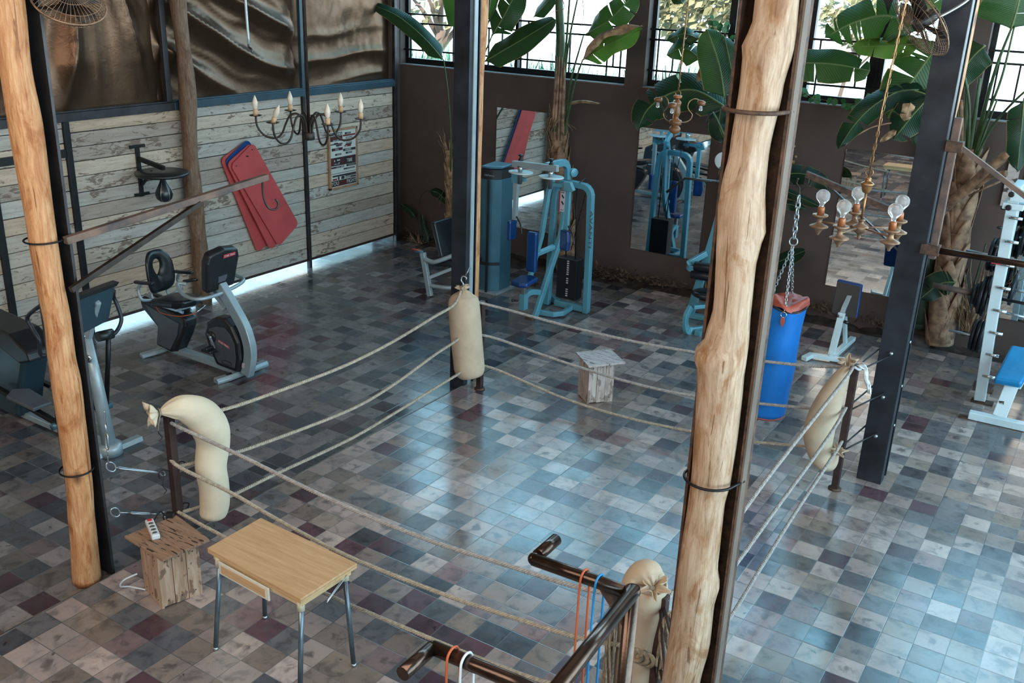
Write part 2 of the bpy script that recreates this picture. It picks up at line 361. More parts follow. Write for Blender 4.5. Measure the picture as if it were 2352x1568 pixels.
M['blue_panel']=flat('steel_blue_panel',(.05,.145,.20),.35,.3,.10,3)
M['blue_bag']=flat('blue_bag_vinyl',(.003,.16,.55),.42,0,.10,5,.12)
M['red_vinyl']=flat('faded_red_vinyl',(.46,.10,.065),.5,0,.2,7,.3)
M['red_mat']=flat('red_foam',(.42,.055,.055),.75,0,.10,4,.1)
M['canvas']=flat('cream_canvas',(.50,.39,.28),.85,0,.10,5,.35)
M['canvas_w']=flat('pale_canvas',(.60,.51,.38),.85,0,.08,5,.35)
M['rope']=flat('hemp_rope',(.42,.36,.28),.9,0,.2,40,.5)
M['rope_g']=flat('grey_rope',(.38,.355,.335),.9,0,.2,40,.5)
M['twine']=flat('old_twine',(.30,.24,.17),.9,0,.3,40,.5)
M['white_cloth']=flat('white_cloth',(.62,.66,.68),.9,0,.05,8,.3)
M['brass']=flat('aged_brass',(.36,.20,.09),.38,.85,.3,25,.2)
M['brass_d']=flat('dusty_brass',(.30,.19,.12),.5,.6,.3,25,.2)
M['turned']=flat('turned_wood',(.20,.085,.03),.4,0,.3,14,.1)
M['socket']=flat('copper_socket',(.36,.13,.05),.45,.3,.2,20)
M['candle']=flat('tan_candle_tube',(.52,.34,.20),.6,0,.15,20)
M['iron']=flat('brown_wrought_iron',(.035,.026,.022),.5,.4,.3,16,.2)
M['pipe']=flat('worn_bronze_pipe',(.085,.055,.042),.22,.85,.35,7,.1)
M['white_plastic']=flat('white_plastic',(.62,.66,.68),.4,0,.03,10)
M['grey_leg']=flat('grey_tube_leg',(.13,.17,.20),.3,.6,.15,10)
M['laminate']=wood_mat('oak_laminate',((.46,.27,.13),(.53,.33,.17),(.60,.39,.22)),(2.2,26,26))
M['laminate_edge']=flat('pale_table_edge',(.60,.42,.22),.5,0,.1,8)
M['drawer_white']=flat('off_white_drawer',(.66,.63,.54),.45,0,.03,8)
M['cream_plastic']=flat('cream_plastic',(.62,.55,.40),.45,0,.05,8)
M['crate_top']=wood_mat('pitted_board',((.22,.13,.085),(.29,.175,.115),(.36,.23,.16)),(3,30,30),((.02,.013,.01),(11,75,11)))
M['crate_side']=wood_mat('bare_pallet_board',((.30,.17,.10),(.42,.27,.18),(.50,.38,.30)),(26,26,2.5),((.17,.10,.065),(20,20,9)))
M['crate_side_w']=wood_mat('whitewashed_pallet_board',((.26,.19,.15),(.46,.38,.34),(.58,.52,.49)),(26,26,2.5),((.22,.17,.14),(20,20,9)))
M['crate_top_w']=wood_mat('whitewashed_pitted_board',((.34,.27,.25),(.46,.39,.37),(.54,.48,.46)),(3,30,30),((.035,.02,.018),(11,60,11)))
M['log']=log_mat('peeled_log',(.27,.17,.105),(.43,.30,.205),(.54,.42,.32))
M['log_o']=log_mat('orange_peeled_log',(.34,.14,.055),(.52,.25,.11),(.62,.38,.20))
M['log_d']=log_mat('weathered_log',(.075,.042,.026),(.15,.09,.055),(.24,.165,.11),1.3)
M['bark']=flat('torn_trunk_bark',(.22,.13,.075),.85,0,.5,11,.9,col2=(.055,.03,.018))
M['bark_p']=flat('pale_leaf_sheath',(.30,.19,.12),.8,0,.35,9,.8,col2=(.10,.058,.038))
M['litter']=flat('dark_leaf_litter',(.09,.055,.032),.9,0,.4,12,.3,col2=(.03,.02,.014))
M['straw']=flat('dried_leaf',(.32,.21,.12),.85,0,.35,12,.4,col2=(.10,.055,.03))
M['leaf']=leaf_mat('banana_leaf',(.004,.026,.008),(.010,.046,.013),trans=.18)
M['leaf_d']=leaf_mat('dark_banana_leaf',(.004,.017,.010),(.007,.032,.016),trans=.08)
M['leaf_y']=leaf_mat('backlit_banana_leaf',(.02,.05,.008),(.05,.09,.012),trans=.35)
M['stalk']=flat('leaf_stalk',(.045,.085,.03),.5,0,.25,9,.1)
M['stalk_d']=flat('dark_leaf_stalk',(.018,.035,.018),.5,0,.25,9,.1)
M['ivy']=flat('ivy_green',(.02,.13,.035),.5,0,.3,20)
M['orange_rubber']=flat('orange_rubber',(.48,.10,.03),.6,0,.1,10)
M['blue_rubber']=flat('blue_rubber',(.01,.22,.52),.6,0,.1,10)
M['white_rubber']=flat('white_rubber',(.62,.68,.72),.6,0,.05,10)
M['print_white']=flat('poster_paper',(.50,.52,.48),.6,0,.05,10)
M['print_black']=flat('poster_black',(.022,.016,.02),.6,0,.05,10)
M['print_red']=flat('poster_red',(.16,.015,.018),.6,0,.05,10)
M['print_dred']=flat('poster_dark_red',(.07,.012,.014),.6,0,.05,10)
M['print_mid']=flat('poster_mid_grey',(.16,.17,.17),.6,0,.05,10)
M['frame_wood']=flat('oak_frame',(.33,.19,.11),.5,0,.15,8)
M['sticker_red']=flat('sticker_red',(.45,.03,.04),.4,0,.03,8)
M['sticker_white']=flat('sticker_white',(.55,.50,.55),.4,0,.03,8)
M['grass']=flat('wild_grass',(.028,.13,.06),.7,0,.5,2,col2=(.012,.085,.05))
M['ground_out']=flat('pale_dry_ground',(.72,.68,.62),.95,0,.08,.5)
M['tree_bark']=flat('sunlit_tree_bark',(.10,.062,.045),.9,0,.3,3)
M['tree_leaf']=flat('sunlit_yellow_foliage',(.16,.135,.06),.7,0,.3,1.5)
M['tree_leaf_g']=flat('sunlit_green_foliage',(.035,.11,.055),.7,0,.35,1.5)
M['stone']=flat('grey_stone',(.07,.06,.06),.8,0,.3,8,.5)
M['slate']=flat('slate_console_plastic',(.018,.040,.055),.35,0,.15,6)
M['concrete']=flat('pale_outside_concrete',(.07,.08,.09),.8,0,.1,3)
def mirror_mat():
    m,t,b=NT('mirror_glass'); b.inputs['Metallic'].default_value=1; b.inputs['Roughness'].default_value=.015
    n=noise(t,coords(t),6,3); r=ramp(t,n.outputs[0],[(.3,(.78,.83,.84)),(.7,(.86,.90,.91))]); t.links.new(r.outputs[0],b.inputs['Base Color']); return m
M['mirror']=mirror_mat()
def glass_mat(name, col, rough=.02, alpha=.25):
    m,t,b=NT(name); b.inputs['Base Color'].default_value=col+(1,); b.inputs['Roughness'].default_value=rough; b.inputs['Transmission Weight'].default_value=.80; b.inputs['IOR'].default_value=1.12
    n=noise(t,coords(t),20,2); r=ramp(t,n.outputs[0],[(0,tuple(c*.9 for c in col)),(1,col)]); t.links.new(r.outputs[0],b.inputs['Base Color']); return m
M['bulb_glass']=glass_mat('frosted_bulb_glass',(.95,.93,.90),.25)
M['bulb_cream']=flat('cream_candle_bulb',(.62,.54,.44),.18,0,.04,10)
M['bulb_clear']=glass_mat('clear_bulb_glass',(.98,.98,.98),.12)
def tarp_mat():
    m,t,b=NT('brown_tarpaulin'); v=coords(t); n=noise(t,v,3,4); r=ramp(t,n.outputs[0],[(.3,(.075,.040,.024)),(.7,(.11,.062,.038))]); t.links.new(r.outputs[0],b.inputs['Base Color'])
    b.inputs['Roughness'].default_value=.30; b.inputs['Metallic'].default_value=.8; b.inputs['Specular IOR Level'].default_value=.4
    n2=noise(t,v,14,4,.6,.5); bump(t,b,n2.outputs[0],.25,.01)
    tr=t.nodes.new('ShaderNodeBsdfTranslucent'); tr.inputs[0].default_value=(.55,.34,.18,1); ms=t.nodes.new('ShaderNodeMixShader'); ms.inputs[0].default_value=.004
    t.links.new(b.outputs[0],ms.inputs[1]); t.links.new(tr.outputs[0],ms.inputs[2]); t.links.new(ms.outputs[0],t.nodes['Material Output'].inputs[0]); return m
M['tarp']=tarp_mat()

# ================================================================== SETTING
ZL=-.05      # level of the lower floor strip left of the step
XE=-.79      # edge of the step
YW=6.62      # inner face of the back wall
XL=-5.12     # face of the plank wall
b=MB(); b.bb((XE,-9,-.12),(9,6.36,0)); struct('floor',b,M['tile'])
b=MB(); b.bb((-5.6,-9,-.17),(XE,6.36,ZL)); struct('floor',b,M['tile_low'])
b=MB(); b.bb((XE-.006,-9,-.12),(XE+.004,6.36,.0015)); struct('trim_9',b,flat('worn_step_edge',(.16,.15,.14),.6,0,.3,6))
b=MB(); b.bb((-5.9,6.36,-.2),(9,YW,-.09)); struct('trim_1',b,M['soil'])
# soil heap surface along the wall
b=MB(); rnd=random.Random(3)
from mathutils import noise as mn
b.grid(lambda u,v:(-5.5+14*u, 6.33+.30*v, -.075+.10*v+.06*mn.noise(Vector((u*60,v*2,0)))+.03*mn.noise(Vector((u*200,v*9,3)))),260,8)
struct('trim_2',b,M['soil'])
# roof and the far shell
b=MB(); b.bb((-6.2,-9,6.3),(9,7.1,6.45)); struct('ceiling',b,M['plaster'])
b=MB(); b.bb((-6.2,-9.2,-.2),(9,-9,6.3)); struct('wall_front',b,M['plaster'])
b=MB(); b.bb((8.8,-9,-.2),(9,7,1.0)); b.bb((8.8,-9,5.4),(9,7,6.3)); struct('wall_right',b,M['plaster'])
# back wall: below the sills, piers, lintel
b=MB(); b.bb((-5.9,YW,-.2),(9,YW+.24,2.655))
for x0,x1 in ((-5.9,-5.27),(-1.43,-1.15),(2.76,2.93),(6.6,9)): b.bb((x0,YW,2.655),(x1,YW+.24,6.3))
b.bb((-5.27,YW,5.75),(6.6,YW+.24,6.3)); struct('wall_back',b,M['plaster'])
# pale window sills
b=MB()
for x0,x1 in ((-5.27,-1.43),(-1.15,2.76),(2.93,6.6)): b.bb((x0,YW-.02,2.655),(x1,YW+.24,2.668))
struct('trim_3',b,flat('pale_sill_stone',(.22,.20,.19),.6,0,.15,6))
def window(n, x0, x1, mull):
    y=YW+.16; b=MB()
    b.bb((x0,y-.03,2.67),(x1,y+.03,2.75)); b.bb((x0,y-.03,5.68),(x1,y+.03,5.75))
    b.bb((x0,y-.03,2.75),(x0+.06,y+.03,5.68)); b.bb((x1-.06,y-.03,2.75),(x1,y+.03,5.68))
    for a,w in mull: b.bb((a-w/2,y-.04,2.75),(a+w/2,y+.04,5.68))
    f=struct('window_%d'%n,b,M['black_metal'])
    r=MB(); yy=y-.06
    for z in (3.395,3.265,2.875): r.bb((x0,yy-.012,z-.012),(x1,yy+.012,z+.012))
    rr=random.Random(n*5); x=x0+.13
    pat=[.28,.75,.12,.14,.55,.3,.3,.12,.14,.6]; k=0
    while x<x1-.05:
        r.bb((x-.01,yy-.01,2.74 if k%3!=1 else 2.875),(x+.01,yy+.01,3.265 if k%3 else 3.395)); x+=pat[k%10]*.78; k+=1
    obj('railing',r,M['black_metal'],f)
    return f
window(1,-5.27,-1.43,[(-3.24,.05)]); window(2,-1.15,2.76,[(-.05,.09),(.92,.13),(1.76,.17)]); window(3,2.93,6.6,[(4.6,.09)])
# ---- plank wall: separate boards inside one wall mesh, 7 cm clear of the floor
b=MB(); rnd=random.Random(11)
for y0,y1 in ((-8.9,-5.6),(-5.6,-3.0),(-3.0,-.13),(-.07,.75),(.80,2.29),(2.295,4.30),(4.36,6.24)):
    z=.075
    while z<2.33:
        h=rnd.choice((.155,.165,.175,.18)); zt=min(z+h,2.365)
        cuts=[y0]+([y0+rnd.uniform(.35,.65)*(y1-y0)] if y1-y0>1.8 and rnd.random()<.1 else [])+[y1]
        for a,c in zip(cuts,cuts[1:]):
            d=rnd.uniform(0,.006); t=rnd.uniform(-.003,.003)
            b.add([(XL-.03,a+.002,z),(XL-.03,c-.002,z),(XL-.03,c-.002,zt-.010),(XL-.03,a+.002,zt-.010),(XL-d,a+.002,z+t),(XL-d,c-.002,z-t),(XL-d,c-.002,zt-.010-t),(XL-d,a+.002,zt-.010+t)],
                  [(0,1,2,3),(4,7,6,5),(0,4,5,1),(1,5,6,2),(2,6,7,3),(3,7,4,0)])
        z=zt
struct('wall_left',b,M['planks'])
b=MB(); b.bb((XL-.3,-9,2.47),(XL-.1,-3.2,6.3)); struct('wall_left',b,M['plaster'])
b=MB(); b.bb((XL-.055,-8.9,.078),(XL-.035,6.26,2.37)); struct('trim_4',b,M['black'])
b=MB(); b.bb((XL-.04,-8.9,.045),(XL+.004,6.26,.078)); struct('trim_5',b,M['rust_post'])
b=MB(); b.bb((XL-.08,-8.9,2.36),(XL+.03,2.2,2.45)); b.bb((XL-.09,-8.9,2.45),(XL+.015,2.2,2.47)); struct('trim_6',b,M['steel'],bev=.004)
b=MB(); b.bb((XL-.08,2.2,2.36),(XL+.03,6.28,2.45)); b.bb((XL-.09,2.2,2.45),(XL+.015,6.28,2.47)); struct('trim_7',b,M['rail_blue'],bev=.004)
b=MB(); b.bb((-5.36,6.30,-.1),(-5.28,YW,6.3)); b.bb((-5.36,6.27,-.1),(-5.16,6.33,6.3)); struct('trim_8',b,M['plaster'])
def wall_post(y, z0, z1, w, mat, label, name='steel_post'):
    q=MB(); q.bb((XL-.02,y-w/2,z0),(XL+.035,y+w/2,z1)); obj(name,q,mat,label=label,cat='post',group=None,bev=.003)
wall_post(4.33,ZL,2.36,.05,M['steel'],'thin dark steel post on the plank wall right of the red mats')
wall_post(4.33,2.47,6.2,.05,M['rail_blue'],'slate blue steel post between the two tarpaulins above the red mats')
wall_post(6.29,ZL,6.2,.06,M['steel'],'black steel corner post where the plank wall meets the brown wall')
wall_post(.775,ZL,2.36,.07,M['black_metal'],'black gate post on the plank wall just right of the left log column')
wall_post(-.10,ZL,2.05,.07,M['black_metal'],'black gate post on the plank wall at the left edge of the picture')
wall_post(2.13,2.47,6.2,.07,M['steel'],'dark steel post above the wall rail beside the round log')
b=MB(); b.bb((XL-.01,-3.0,1.99),(XL+.03,.735,2.075)); obj('gate_beam',b,M['black_metal'],label='horizontal black gate beam joining the two gate posts on the plank wall',cat='beam')
# weathered log standing against the plank wall
b=MB(); pts=[(XL+.125,2.30+.02*math.sin(i*.9),ZL+i*.3125) for i in range(21)]; b.tube(pts,[.105+.012*math.sin(i*1.7)-.0012*i for i in range(21)],14)
lg=obj('log_post',b,M['log_d'],label='round weathered brown log post standing against the plank wall behind the speed bag',cat='post')
# bright ground strip outside, seen through the gap under the boards
b=MB(); b.bb((-60,-20,-.16),(-5.6,60,-.06)); struct('floor',b,M['concrete'])
b=MB(); b.bb((-60,7.6,.2),(60,140,1.6)); struct('floor',b,M['ground_out'])

# ---- tarpaulins above the rail
def tarp(y0, y1, fn, label):
    q=MB(); z0,z1=2.46,6.3
    def P(u,v):
        y=y0+(y1-y0)*u; z=z0+(z1-z0)*v; e=min(1,min(u,1-u)*9)*min(1,v*6+.25)
        return (XL-.10+fn(y,z)*e,y,z)
    q.grid(P,int((y1-y0)*34),110); return obj('tarpaulin',q,M['tarp'],label=label,cat='tarpaulin',group=None)
def fold(s, sharp=3): return (1-abs(math.sin(s)))**sharp
def f1(y,z):
    a=math.atan2(y-1.15,4.75-z); r=math.hypot(y-1.15,4.75-z)
    return .20*fold(a*6.2+.5*mn.noise(Vector((y*.6,z*.5,1)))+r*.35,1.6)*min(1,r*.6)+.035*mn.noise(Vector((y*2,z*1.2,5)))+.02*fold(a*15+r,2)
def f2(y,z):
    s=(z-2.3)*1.0+.42*(y-2.3)-.20*(y-3.2)**2*.5
    return .15*fold(s*5.6+.9*mn.noise(Vector((y*.8,z*.8,2))),1.5)+.035*mn.noise(Vector((y*2.2,z*2.6,8)))+.018*fold(s*15+1.8*mn.noise(Vector((y*2,z*2,4))),2)
def f3(y,z):
    lo=max(0,1-(z-2.4)/1.0)
    return .05*mn.noise(Vector((y*1.2,z*1.0,3)))+lo*.11*fold((z-2.4)*9-.8*(y-4.4)+.9*mn.noise(Vector((y,z,6))),1.5)+.010*mn.noise(Vector((y*9,z*5,1)))
tarp(-3.2,2.13,f1,'brown tarpaulin with fanned folds between the left log column and the round log')
tarp(2.04,4.335,f2,'brown tarpaulin with slanting folds above the red mats')
tarp(4.24,6.29,f3,'smoother tan brown tarpaulin above the poster in the wall corner')

# ---- outside: grass bank, trees
q=MB(); rnd=random.Random(5)
for k in range(4200):
    x=rnd.uniform(-17,-1.5); y=rnd.uniform(8.6,12.2)
    z=1.6; h=rnd.uniform(.45,1.25)*(.45+.55*math.sin(x*1.1+1)**2); a=rnd.uniform(0,PI); w=rnd.uniform(.012,.035); dx,dy=math.cos(a)*w,math.sin(a)*w
    lx,ly=rnd.uniform(-.3,.3),rnd.uniform(-.3,.3)
    q.add([(x-dx,y-dy,z),(x+dx,y+dy,z),(x+lx*.5+dx*.7,y+ly*.5+dy*.7,z+h*.6),(x+lx*.5-dx*.7,y+ly*.5-dy*.7,z+h*.6),(x+lx,y+ly,z+h)],[(0,1,2,3),(3,2,4)],True)
o=obj('tall_grass',q,M['grass'],label='tall green grass growing outside the left back windows',cat='grass',kind='stuff')
def tree(x,y,z0,h,cr,mat,label,seed,trunk=.22,n=900,open_=.5):
    r=random.Random(seed); t=thing('tree',label,'tree',(x,y,z0),group=None)
    q=MB(); q.tube([(x,y,z0),(x+.1,y,z0+h*.3),(x+.3,y,z0+h*.55)],[trunk,trunk*.8,trunk*.6],9)
    for k in range(6):
        a=k*1.05+r.random(); q.tube([(x+.3*.8,y,z0+h*(.35+.04*k)),(x+.3+math.cos(a)*cr*.5,y+math.sin(a)*cr*.5,z0+h*(.62+.04*k)),(x+.3+math.cos(a)*cr*.85,y+math.sin(a)*cr*.8,z0+h*(.8+.03*k))],[trunk*.5,trunk*.3,.03],6)
    obj('trunk',q,M['tree_bark'],t)
    q=MB()
    for k in range(n):
        a=r.uniform(0,2*PI); rr=cr*r.random()**.45; zz=r.uniform(-1,1)*cr*.7*math.sqrt(max(0,1-(rr/cr)**2)); px=x+.3+rr*math.cos(a); py=y+rr*math.sin(a); pz=z0+h*.85+zz
        s=r.uniform(.06,.17); d=Vector((r.gauss(0,1),r.gauss(0,1),r.gauss(0,1))).normalized(); e=d.orthogonal().normalized(); g=d.cross(e)
        P=Vector((px,py,pz)); q.add([P-e*s,P+g*s*.5,P+e*s,P-g*s*.5],[(0,1,2,3)])
    obj('crown',q,mat,t); return t
tree(-9.45,12.9,1.6,2.2,.9,M['tree_leaf'],'sunlit tree with a forked trunk outside the leftmost back window',3,.17,160)
tree(-3.9,14,1.6,2.5,1.25,M['tree_leaf'],'yellowish sunlit tree outside the middle back window',8,.05,1500)
tree(-1.0,16,1.6,2.2,.9,M['tree_leaf'],'small yellowish tree behind the others outside the middle back window',9,.05,500)
def bush(x,y,z,r0,mat,label,seed,n=700):
    r=random.Random(seed); q=MB()
    for k in range(n):
        a=r.uniform(0,2*PI); rr=r0*r.random()**.5; s=r.uniform(.04,.10); P=Vector((x+rr*math.cos(a),y+rr*math.sin(a)*.6,z+r.uniform(0,1)*r0*.9*math.sqrt(max(.05,1-(rr/r0)**2))))
        d=Vector((r.gauss(0,1),r.gauss(0,1),r.gauss(0,1))).normalized(); e=d.orthogonal().normalized(); g=d.cross(e); q.add([P-e*s,P+g*s*.6,P+e*s,P-g*s*.6],[(0,1,2,3)])
    obj('bush',q,mat,label=label,cat='bush')
bush(-1.1,9.3,1.6,1.0,M['tree_leaf_g'],'green bush outside the middle back window',4,1300)
bush(-3.7,9.9,1.6,.8,M['tree_leaf_g'],'olive green bush outside the right end of the first back window',6,900)

# ================================================================== COLUMNS
def log_shape(cx, cy, prof, n=28, seed=0, z0=0, z1=6.2):
    # prof: list of (z, dx, r); knobs come from the profile and noise
    q=MB(); rings=[]; m=150
    for i in range(m+1):
        z=z0+(z1-z0)*i/m
        for (a,b_) in zip(prof,prof[1:]):
            if a[0]<=z<=b_[0]+1e-6: t=(z-a[0])/(b_[0]-a[0]); t=t*t*(3-2*t); dx=a[1]+(b_[1]-a[1])*t; r=a[2]+(b_[2]-a[2])*t; break
        rings.append((z,dx,r))
    vs=[]
    for z,dx,r in rings:
        for k in range(n):
            a=2*PI*k/n; d=mn.noise(Vector((math.cos(a)*1.5+seed,math.sin(a)*1.5,z*1.3)))*.008+mn.noise(Vector((math.cos(a)*5,math.sin(a)*5+seed,z*.8)))*.006
            vs.append((cx+dx*.84+(r+d)*math.cos(a),cy+dx*.5+(r+d)*math.sin(a),z))
    fs=[(i*n+k,i*n+(k+1)%n,(i+1)*n+(k+1)%n,(i+1)*n+k) for i in range(m) for k in range(n)]
    fs+= [tuple(range(n-1,-1,-1)),tuple(m*n+k for k in range(n))]
    return q.add(vs,fs,True)
def band(cx,cy,z,r,col,parent,t=.008,h=.012,tail=None):
    q=MB(); q.tube([(cx+math.cos(a)*r,cy+math.sin(a)*r,z) for a in [2*PI*k/28 for k in range(28)]],t,8,closed=True)
    return obj('wire_strap',q,col,parent)
# A: left column (steel channel + peeled orange log)
A=thing('column','steel channel column with an orange peeled log strapped to it at the left edge','column',(-.93,-2.15,ZL))
q=MB(); q.bb((-1.03,-2.20,ZL),(-1.01,-2.035,6.2)); q.bb((-1.01,-2.055,ZL),(-.85,-2.035,6.2)); obj('steel_channel',q,M['steel'],A,bev=.002)
obj('log',log_shape(-.915,-2.185,[(ZL,-.021,.091),(.42,-.001,.085),(.75,.018,.082),(1.13,.023,.083),(1.44,.024,.089),(1.62,.017,.082),(1.85,.022,.077),(2.14,.006,.077),(2.41,.001,.080),(3.03,-.004,.091),(3.4,-.015,.082),(3.75,-.011,.092),(6.2,-.02,.095)],seed=2,z0=ZL),M['log_o'],A)
band(-.915,-2.175,.82,.106,M['black_metal'],A,.006); band(-.92,-2.175,2.38,.112,M['black_metal'],A,.006); band(-.92,-2.175,5.2,.12,M['black_metal'],A,.006)
# C: middle column behind the hanging sandbag
Cc=thing('column','dark steel column standing behind the hanging sandbag in the far ring corner','column',(-.87,2.15,ZL))
q=MB(); q.bb((-.95,2.06,ZL),(-.775,2.075,6.2)); q.bb((-.875,2.075,ZL),(-.865,2.22,6.2)); q.bb((-.95,2.22,ZL),(-.775,2.235,6.2)); q.bb((-.787,2.075,ZL),(-.775,2.12,6.2)); obj('steel_channel',q,M['steel_blue'],Cc,bev=.002)
q=MB(); q.bb((-.775,2.12,ZL),(-.765,2.175,6.2)); obj('flange',q,M['silver'],Cc)
obj('log',log_shape(-.905,2.335,[(ZL,0,.085),(3,0,.088),(3.6,.03,.09),(6.2,0,.09)],seed=5,z0=ZL,n=20),M['log_o'],Cc)
# R: right column with gusset bolts
Rc=thing('column','blue-black steel column standing at the right ring corner','column',(3.2,2.60,0))
q=MB(); q.bb((3.10,2.49,0),(3.305,2.51,6.2)); q.bb((3.19,2.51,0),(3.215,2.69,6.2)); q.bb((3.10,2.69,0),(3.305,2.71,6.2)); q.bb((3.29,2.51,0),(3.305,2.60,6.2)); q.bb((3.10,2.51,0),(3.115,2.60,6.2)); obj('steel_beam',q,M['steel_blue'],Rc,bev=.003)
q=MB(); q.lathe([(.085,-.004),(.085,0)],(3.27,2.80,2.9),(0,0,1)); 
obj('log',log_shape(3.215,2.80,[(0,0,.06),(2.6,0,.065),(3.4,.012,.075),(6.2,.02,.085)],seed=9,n=20),M['log_o'],Rc)
q=MB()
for z in (1.19,.80,.44): q.cyl((3.20,2.488,z+.0),(3.20,2.46,z+.0),.016,10); q.cyl((3.307,2.56,z+.1),(3.32,2.56,z+.1),.012,8)
obj('bolts',q,M['zinc'],Rc)
# B: near right column with the big knotted log
B_=thing('column','near column of a steel channel holding a big knotted peeled log','column',(3.33,-1.90,0))
q=MB(); q.bb((3.215,-1.86,0),(3.44,-1.845,6.2)); q.bb((3.425,-1.955,0),(3.44,-1.845,6.2)); q.bb((3.215,-1.985,0),(3.228,-1.845,6.2)); obj('steel_channel',q,M['rust'],B_,bev=.002)
q=MB(); q.bb((3.438,-1.958,0),(3.446,-1.90,6.2)); obj('flange',q,M['tan_flange'],B_)
obj('log',log_shape(3.31,-1.985,[(0,-.012,.082),(1.0,-.012,.082),(1.25,.005,.089),(1.44,.005,.086),(1.54,.012,.092),(1.64,.002,.082),(1.94,.005,.076),(2.04,.012,.082),(2.24,.011,.087),(2.43,.006,.091),(2.52,.0,.094),(2.585,-.010,.106),(2.65,.010,.087),(2.78,.016,.074),(2.98,.009,.076),(3.04,.010,.082),(3.10,.016,.089),(3.18,.007,.086),(3.26,.004,.078),(3.39,.011,.068),(3.64,.027,.074),(3.73,.034,.083),(3.77,.033,.090),(3.83,.048,.076),(3.92,.045,.074),(6.2,.05,.08)],seed=14),M['log'],B_)
q=MB(); q.tube([(3.215,-1.93,3.545)]+[(3.32+.108*math.cos(a),-1.99+.108*math.sin(a),3.545) for a in [PI+.15+(PI-.3)*k/16 for k in range(17)]]+[(3.44,-1.93,3.545)],.008,8)
obj('wire_strap',q,M['rust'],B_)
q=MB(); q.tube([(3.215,-1.93,2.05)]+[(3.32+.106*math.cos(a),-1.99+.106*math.sin(a),2.05) for a in [PI+.15+(PI-.3)*k/16 for k in range(17)]]+[(3.446,-1.93,2.05)],.006,8)
obj('wire_strap',q,M['black_metal'],B_)
# ---- column bracket arms
q=MB(); q.beam((-.82,-2.10,2.375),(-.78,-.48,2.535),.045,.045); t=obj('bracket_arm',q,M['rust_arm'],A,bev=.003)
q=MB(); q.beam((-.80,-2.12,2.07),(-.78,-1.10,2.445),.035,.035); obj('brace',q,M['iron'],t,bev=.003)
q=MB(); hk=bez([(-.775,-.53,2.51),(-.775,-.53,2.40),(-.76,-.505,2.315),(-.74,-.455,2.295),(-.735,-.425,2.33),(-.745,-.44,2.37)],6); q.tube(hk,.008,8); obj('hook',q,M['iron'],t)
q=MB(); q.beam((3.12,2.52,2.33),(2.30,2.5,2.56),.045,.012); q.beam((3.12,2.50,2.31),(2.30,2.48,2.54),.010,.045); t=obj('bracket_arm',q,M['rust'],Rc)
q=MB(); q.beam((3.12,2.5,2.03),(2.48,2.5,2.48),.032,.012); obj('brace',q,M['steel'],t,bev=.002)
q=MB(); q.bb((3.335,2.47,2.02),(3.39,2.53,3.10)); t=obj('bracket_frame',q,M['rust_arm'],Rc,bev=.004)
q=MB(); q.cyl((3.36,2.5,2.09),(5.0,2.5,2.09),.026,12); obj('arm',q,M['pipe'],t)
q=MB(); q.beam((3.38,2.5,2.91),(4.72,2.5,2.10),.035,.035); obj('brace',q,M['rust_arm'],t)
q=MB(); q.bb((3.31,2.455,2.85),(3.43,2.545,2.93)); obj('clamp',q,M['rust'],t,bev=.004); q=MB(); q.bb((3.27,2.46,2.05),(3.41,2.54,2.13)); obj('clamp',q,M['rust'],t,bev=.004)

# ================================================================== RING
def rope(pts, r, name, label, group, mat, strands=True, pitch=.058, parent=None):
    P=bez(pts,24); n=len(P)
    L=[0]
    for i in range(1,n): L.append(L[-1]+(P[i]-P[i-1]).length)
    q=MB()
    step=pitch/7; m=int(L[-1]/step); a0=None
    C=[];j=0
    for i in range(m+1):
        s=L[-1]*i/m
        while j<n-2 and L[j+1]<s: j+=1
        f=(s-L[j])/max(1e-9,L[j+1]-L[j]); C.append((P[j].lerp(P[j+1],f),(P[j+1]-P[j]).normalized(),s))
    for k in range(3):
        pts2=[]
        for c,t,s in C:
            a=t.cross(Vector((0,0,1))).normalized(); b_=a.cross(t); an=2*PI*s/pitch+k*2*PI/3
            pts2.append(c+(a*math.cos(an)+b_*math.sin(an))*r*.52)
        q.tube(pts2,r*.56,5)
    if parent is not None: return obj(name,q,mat,parent)
    return obj(name,q,mat,label=label,cat='rope',group=group)
rl='rope'
rope([(-.62,-1.62,1.00),(-.55,-1.38,1.03),(-.55,-1.08,.99),(-.55,-.42,.95),(-.55,.08,.935),(-.55,.65,.96),(-.56,1.25,1.02),(-0.65,1.694,1.006),(-.70,1.88,1.09)],.0138,rl,'top rope of the ring side nearest the exercise bikes, a thin pale twisted rope','ring ropes',M['rope'])
rope([(-.60,-1.62,.70),(-.55,-1.24,.65),(-.55,-.9,.6),(-.55,.07,.52),(-.55,.64,.55),(-.56,1.26,.64),(-0.64,1.783,0.648),(-.69,1.90,.74)],.0138,rl,'middle rope of the ring side nearest the exercise bikes','ring ropes',M['rope'])
rope([(-.60,-1.62,.34),(-.55,-1.29,.31),(-.55,-.79,.29),(-.55,.06,.25),(-.55,.64,.27),(-.55,1.28,.31),(-0.61,1.809,0.301),(-.66,1.90,.37)],.0138,rl,'lowest rope of the ring side nearest the exercise bikes','ring ropes',M['rope'])
rope([(-.64,2.0,.97),(-.3,2.12,.915),(.34,2.15,.885),(1.03,2.15,.89),(1.66,2.15,.93),(2.54,2.15,1.03),(2.97,2.18,1.11)],.0138,rl,'top rope of the far ring side, hanging in front of the machines','ring ropes',M['rope_g'])
rope([(-.62,1.98,.63),(-.42,2.10,.595),(.36,2.15,.51),(1.06,2.15,.485),(1.7,2.15,.52),(2.6,2.15,.66),(2.98,2.17,.74)],.0138,rl,'middle rope of the far ring side, crossing the white stool','ring ropes',M['rope_g'])
